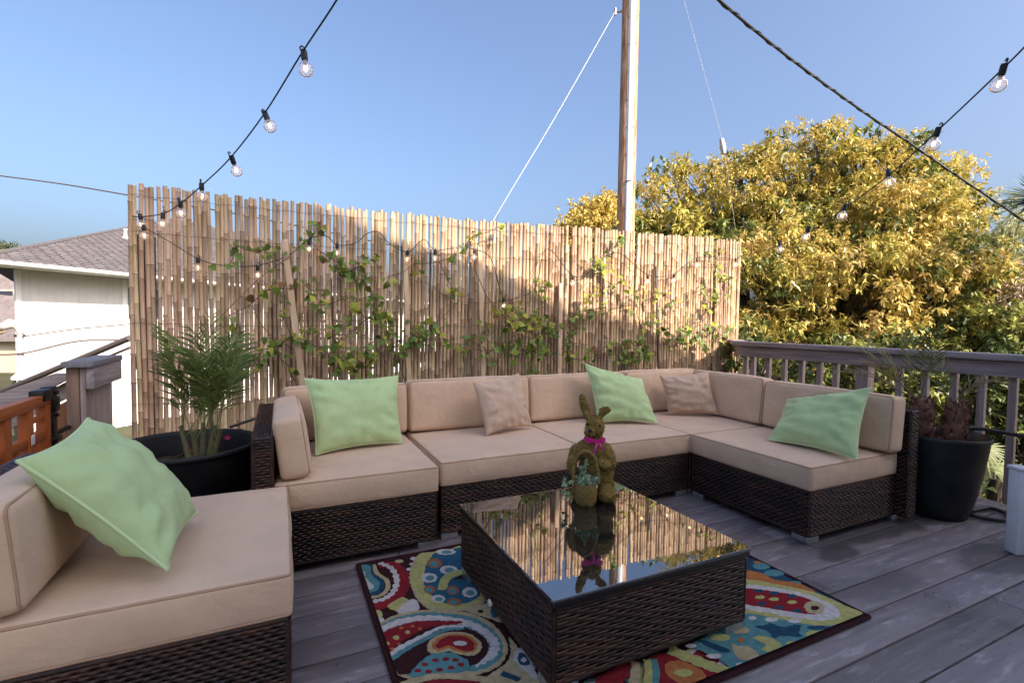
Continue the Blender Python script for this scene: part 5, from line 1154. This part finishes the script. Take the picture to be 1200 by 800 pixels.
for (dx, dy, dz, nx, nz) in ((0, 0, .05, -.8, .6), (-.1, .2, -.2, -.7, .5), (.05, -.15, -.1, -.9, .4), (0, .1, .25, -.6, .8), (-.05, -.05, -.35, -.8, .5), (0, .3, .0, -.8, .5)):
    c = fc+Vector((dx, dy, dz)); nn = Vector((nx, -.4, nz)).normalized(); a = nn.orthogonal().normalized(); b = nn.cross(a); m = MB(); n = 26
    leaves(m, [c]*n, [a*math.cos(t)+b*math.sin(t)-nn*.15 for t in np.linspace(0, 5.2, n)], [nn]*n, nr.uniform(.22, .30, n), .010, .12, .25); m.tube([c, Vector((fc.x, fc.y, fc.z-.5))], .008, 6); m.build('leaf', mat('fan_leaf', (.24, .27, .12), .5, .4, isl=.25, transl=.2), s, angle=0)

# ------------------------------------------------------------------ the house behind the viewpoint (its roof line shades the deck)
SUN = Vector((.40, -1.0, .75)).normalized()
def back(u, v, y): p = at(u, v, 1, FY); k = (p.y-y)/(-SUN.y); return Vector((p.x+SUN.x*k, y, p.z+SUN.z*k))
HY = -2.6
ra, rb = back(380, 243, HY), back(826, 430, HY); slope = (rb.z-ra.z)/(rb.x-ra.x)
mid = [back(u, v, HY) for u, v in ((476, 287), (585, 320), (656, 362), (737, 376), (788, 404))]
xr = .2; zr_ = ra.z+slope*(xr-ra.x); xe = rb.x+.7; ze = rb.z+slope*(xe-rb.x)
s = empty('house', (1, HY, -2.5), 'tall pale house behind the viewpoint whose roof shades the deck', 'house')
m = MB(); m.prism([(xr-.9, HY-.4, -2.5), (xe-.2, HY-.4, -2.5), (xe-.2, HY-.4, ze-.1), (xr, HY-.4, zr_-.2), (xr-.9, HY-.4, zr_+slope*.9-.2)], (0, -9, 0)); m.build('wall', mat('house_shingle', (.74, .70, .64), .85, col2=(.68, .64, .58), nscale=4, bump=1, bscale=20), s, smooth=False)
edge = [Vector((xr, HY, zr_)), ra]+mid+[rb, Vector((xe, HY, ze))]
m = MB()
for a, b in zip(edge, edge[1:]): m.prism([a, b, b-Vector((0, 0, .16)), a-Vector((0, 0, .16))], (0, -10, 0))
m.prism([Vector((xr-1.2, HY, zr_+slope*1.2)), edge[0], edge[0]-Vector((0, 0, .16)), Vector((xr-1.2, HY, zr_+slope*1.2-.16))], (0, -10, 0)); m.build('roof', SH, s, smooth=False)
f = MB(); f.box(.2, 2.2, HY-.42, HY-.36, 0, 2.1, .01); fo = f.build('door', mat('white_trim', (.64, .63, .61), .5), s); f = MB(); f.box(.3, 2.1, HY-.355, HY-.35, .15, 2.0, .002); f.build('pane', mat('window_glass', (.03, .035, .05), .05, .8), fo)

# ------------------------------------------------------------------ light
w = bpy.data.worlds.new('World'); sc.world = w; w.use_nodes = True; nt = w.node_tree; bg = nt.nodes['Background']
sky = nt.nodes.new('ShaderNodeTexSky'); sky.sky_type = 'NISHITA'; sky.sun_disc = False
el = math.asin(SUN.z); rot = math.atan2(SUN.x, SUN.y)
sky.sun_elevation = el; sky.sun_rotation = rot; sky.air_density = 1.0; sky.dust_density = 7.5; sky.ozone_density = 4.8; sky.altitude = 50
nt.links.new(sky.outputs[0], bg.inputs['Color']); bg.inputs['Strength'].default_value = .15
sl_ = bpy.data.lights.new('sun', 'SUN'); sl_.energy = 4.6; sl_.angle = math.radians(.53); sl_.color = (1, .91, .79)
so = bpy.data.objects.new('sun', sl_); COL.objects.link(so); so.rotation_euler = SUN.to_track_quat('Z', 'Y').to_euler(); so.location = (0, 0, 30)
vs = sc.view_settings; vs.view_transform = 'Standard'; vs.look = 'None'; vs.gamma = 1; vs.exposure = 1.15; vs.use_white_balance = True; vs.white_balance_temperature = 6700; vs.white_balance_tint = 12; vs.use_curve_mapping = False
sc.cycles.use_denoising = True; sc.cycles.max_bounces = 6; sc.cycles.diffuse_bounces = 4; sc.cycles.glossy_bounces = 3; sc.cycles.transparent_max_bounces = 12; sc.cycles.caustics_reflective = False; sc.cycles.caustics_refractive = False
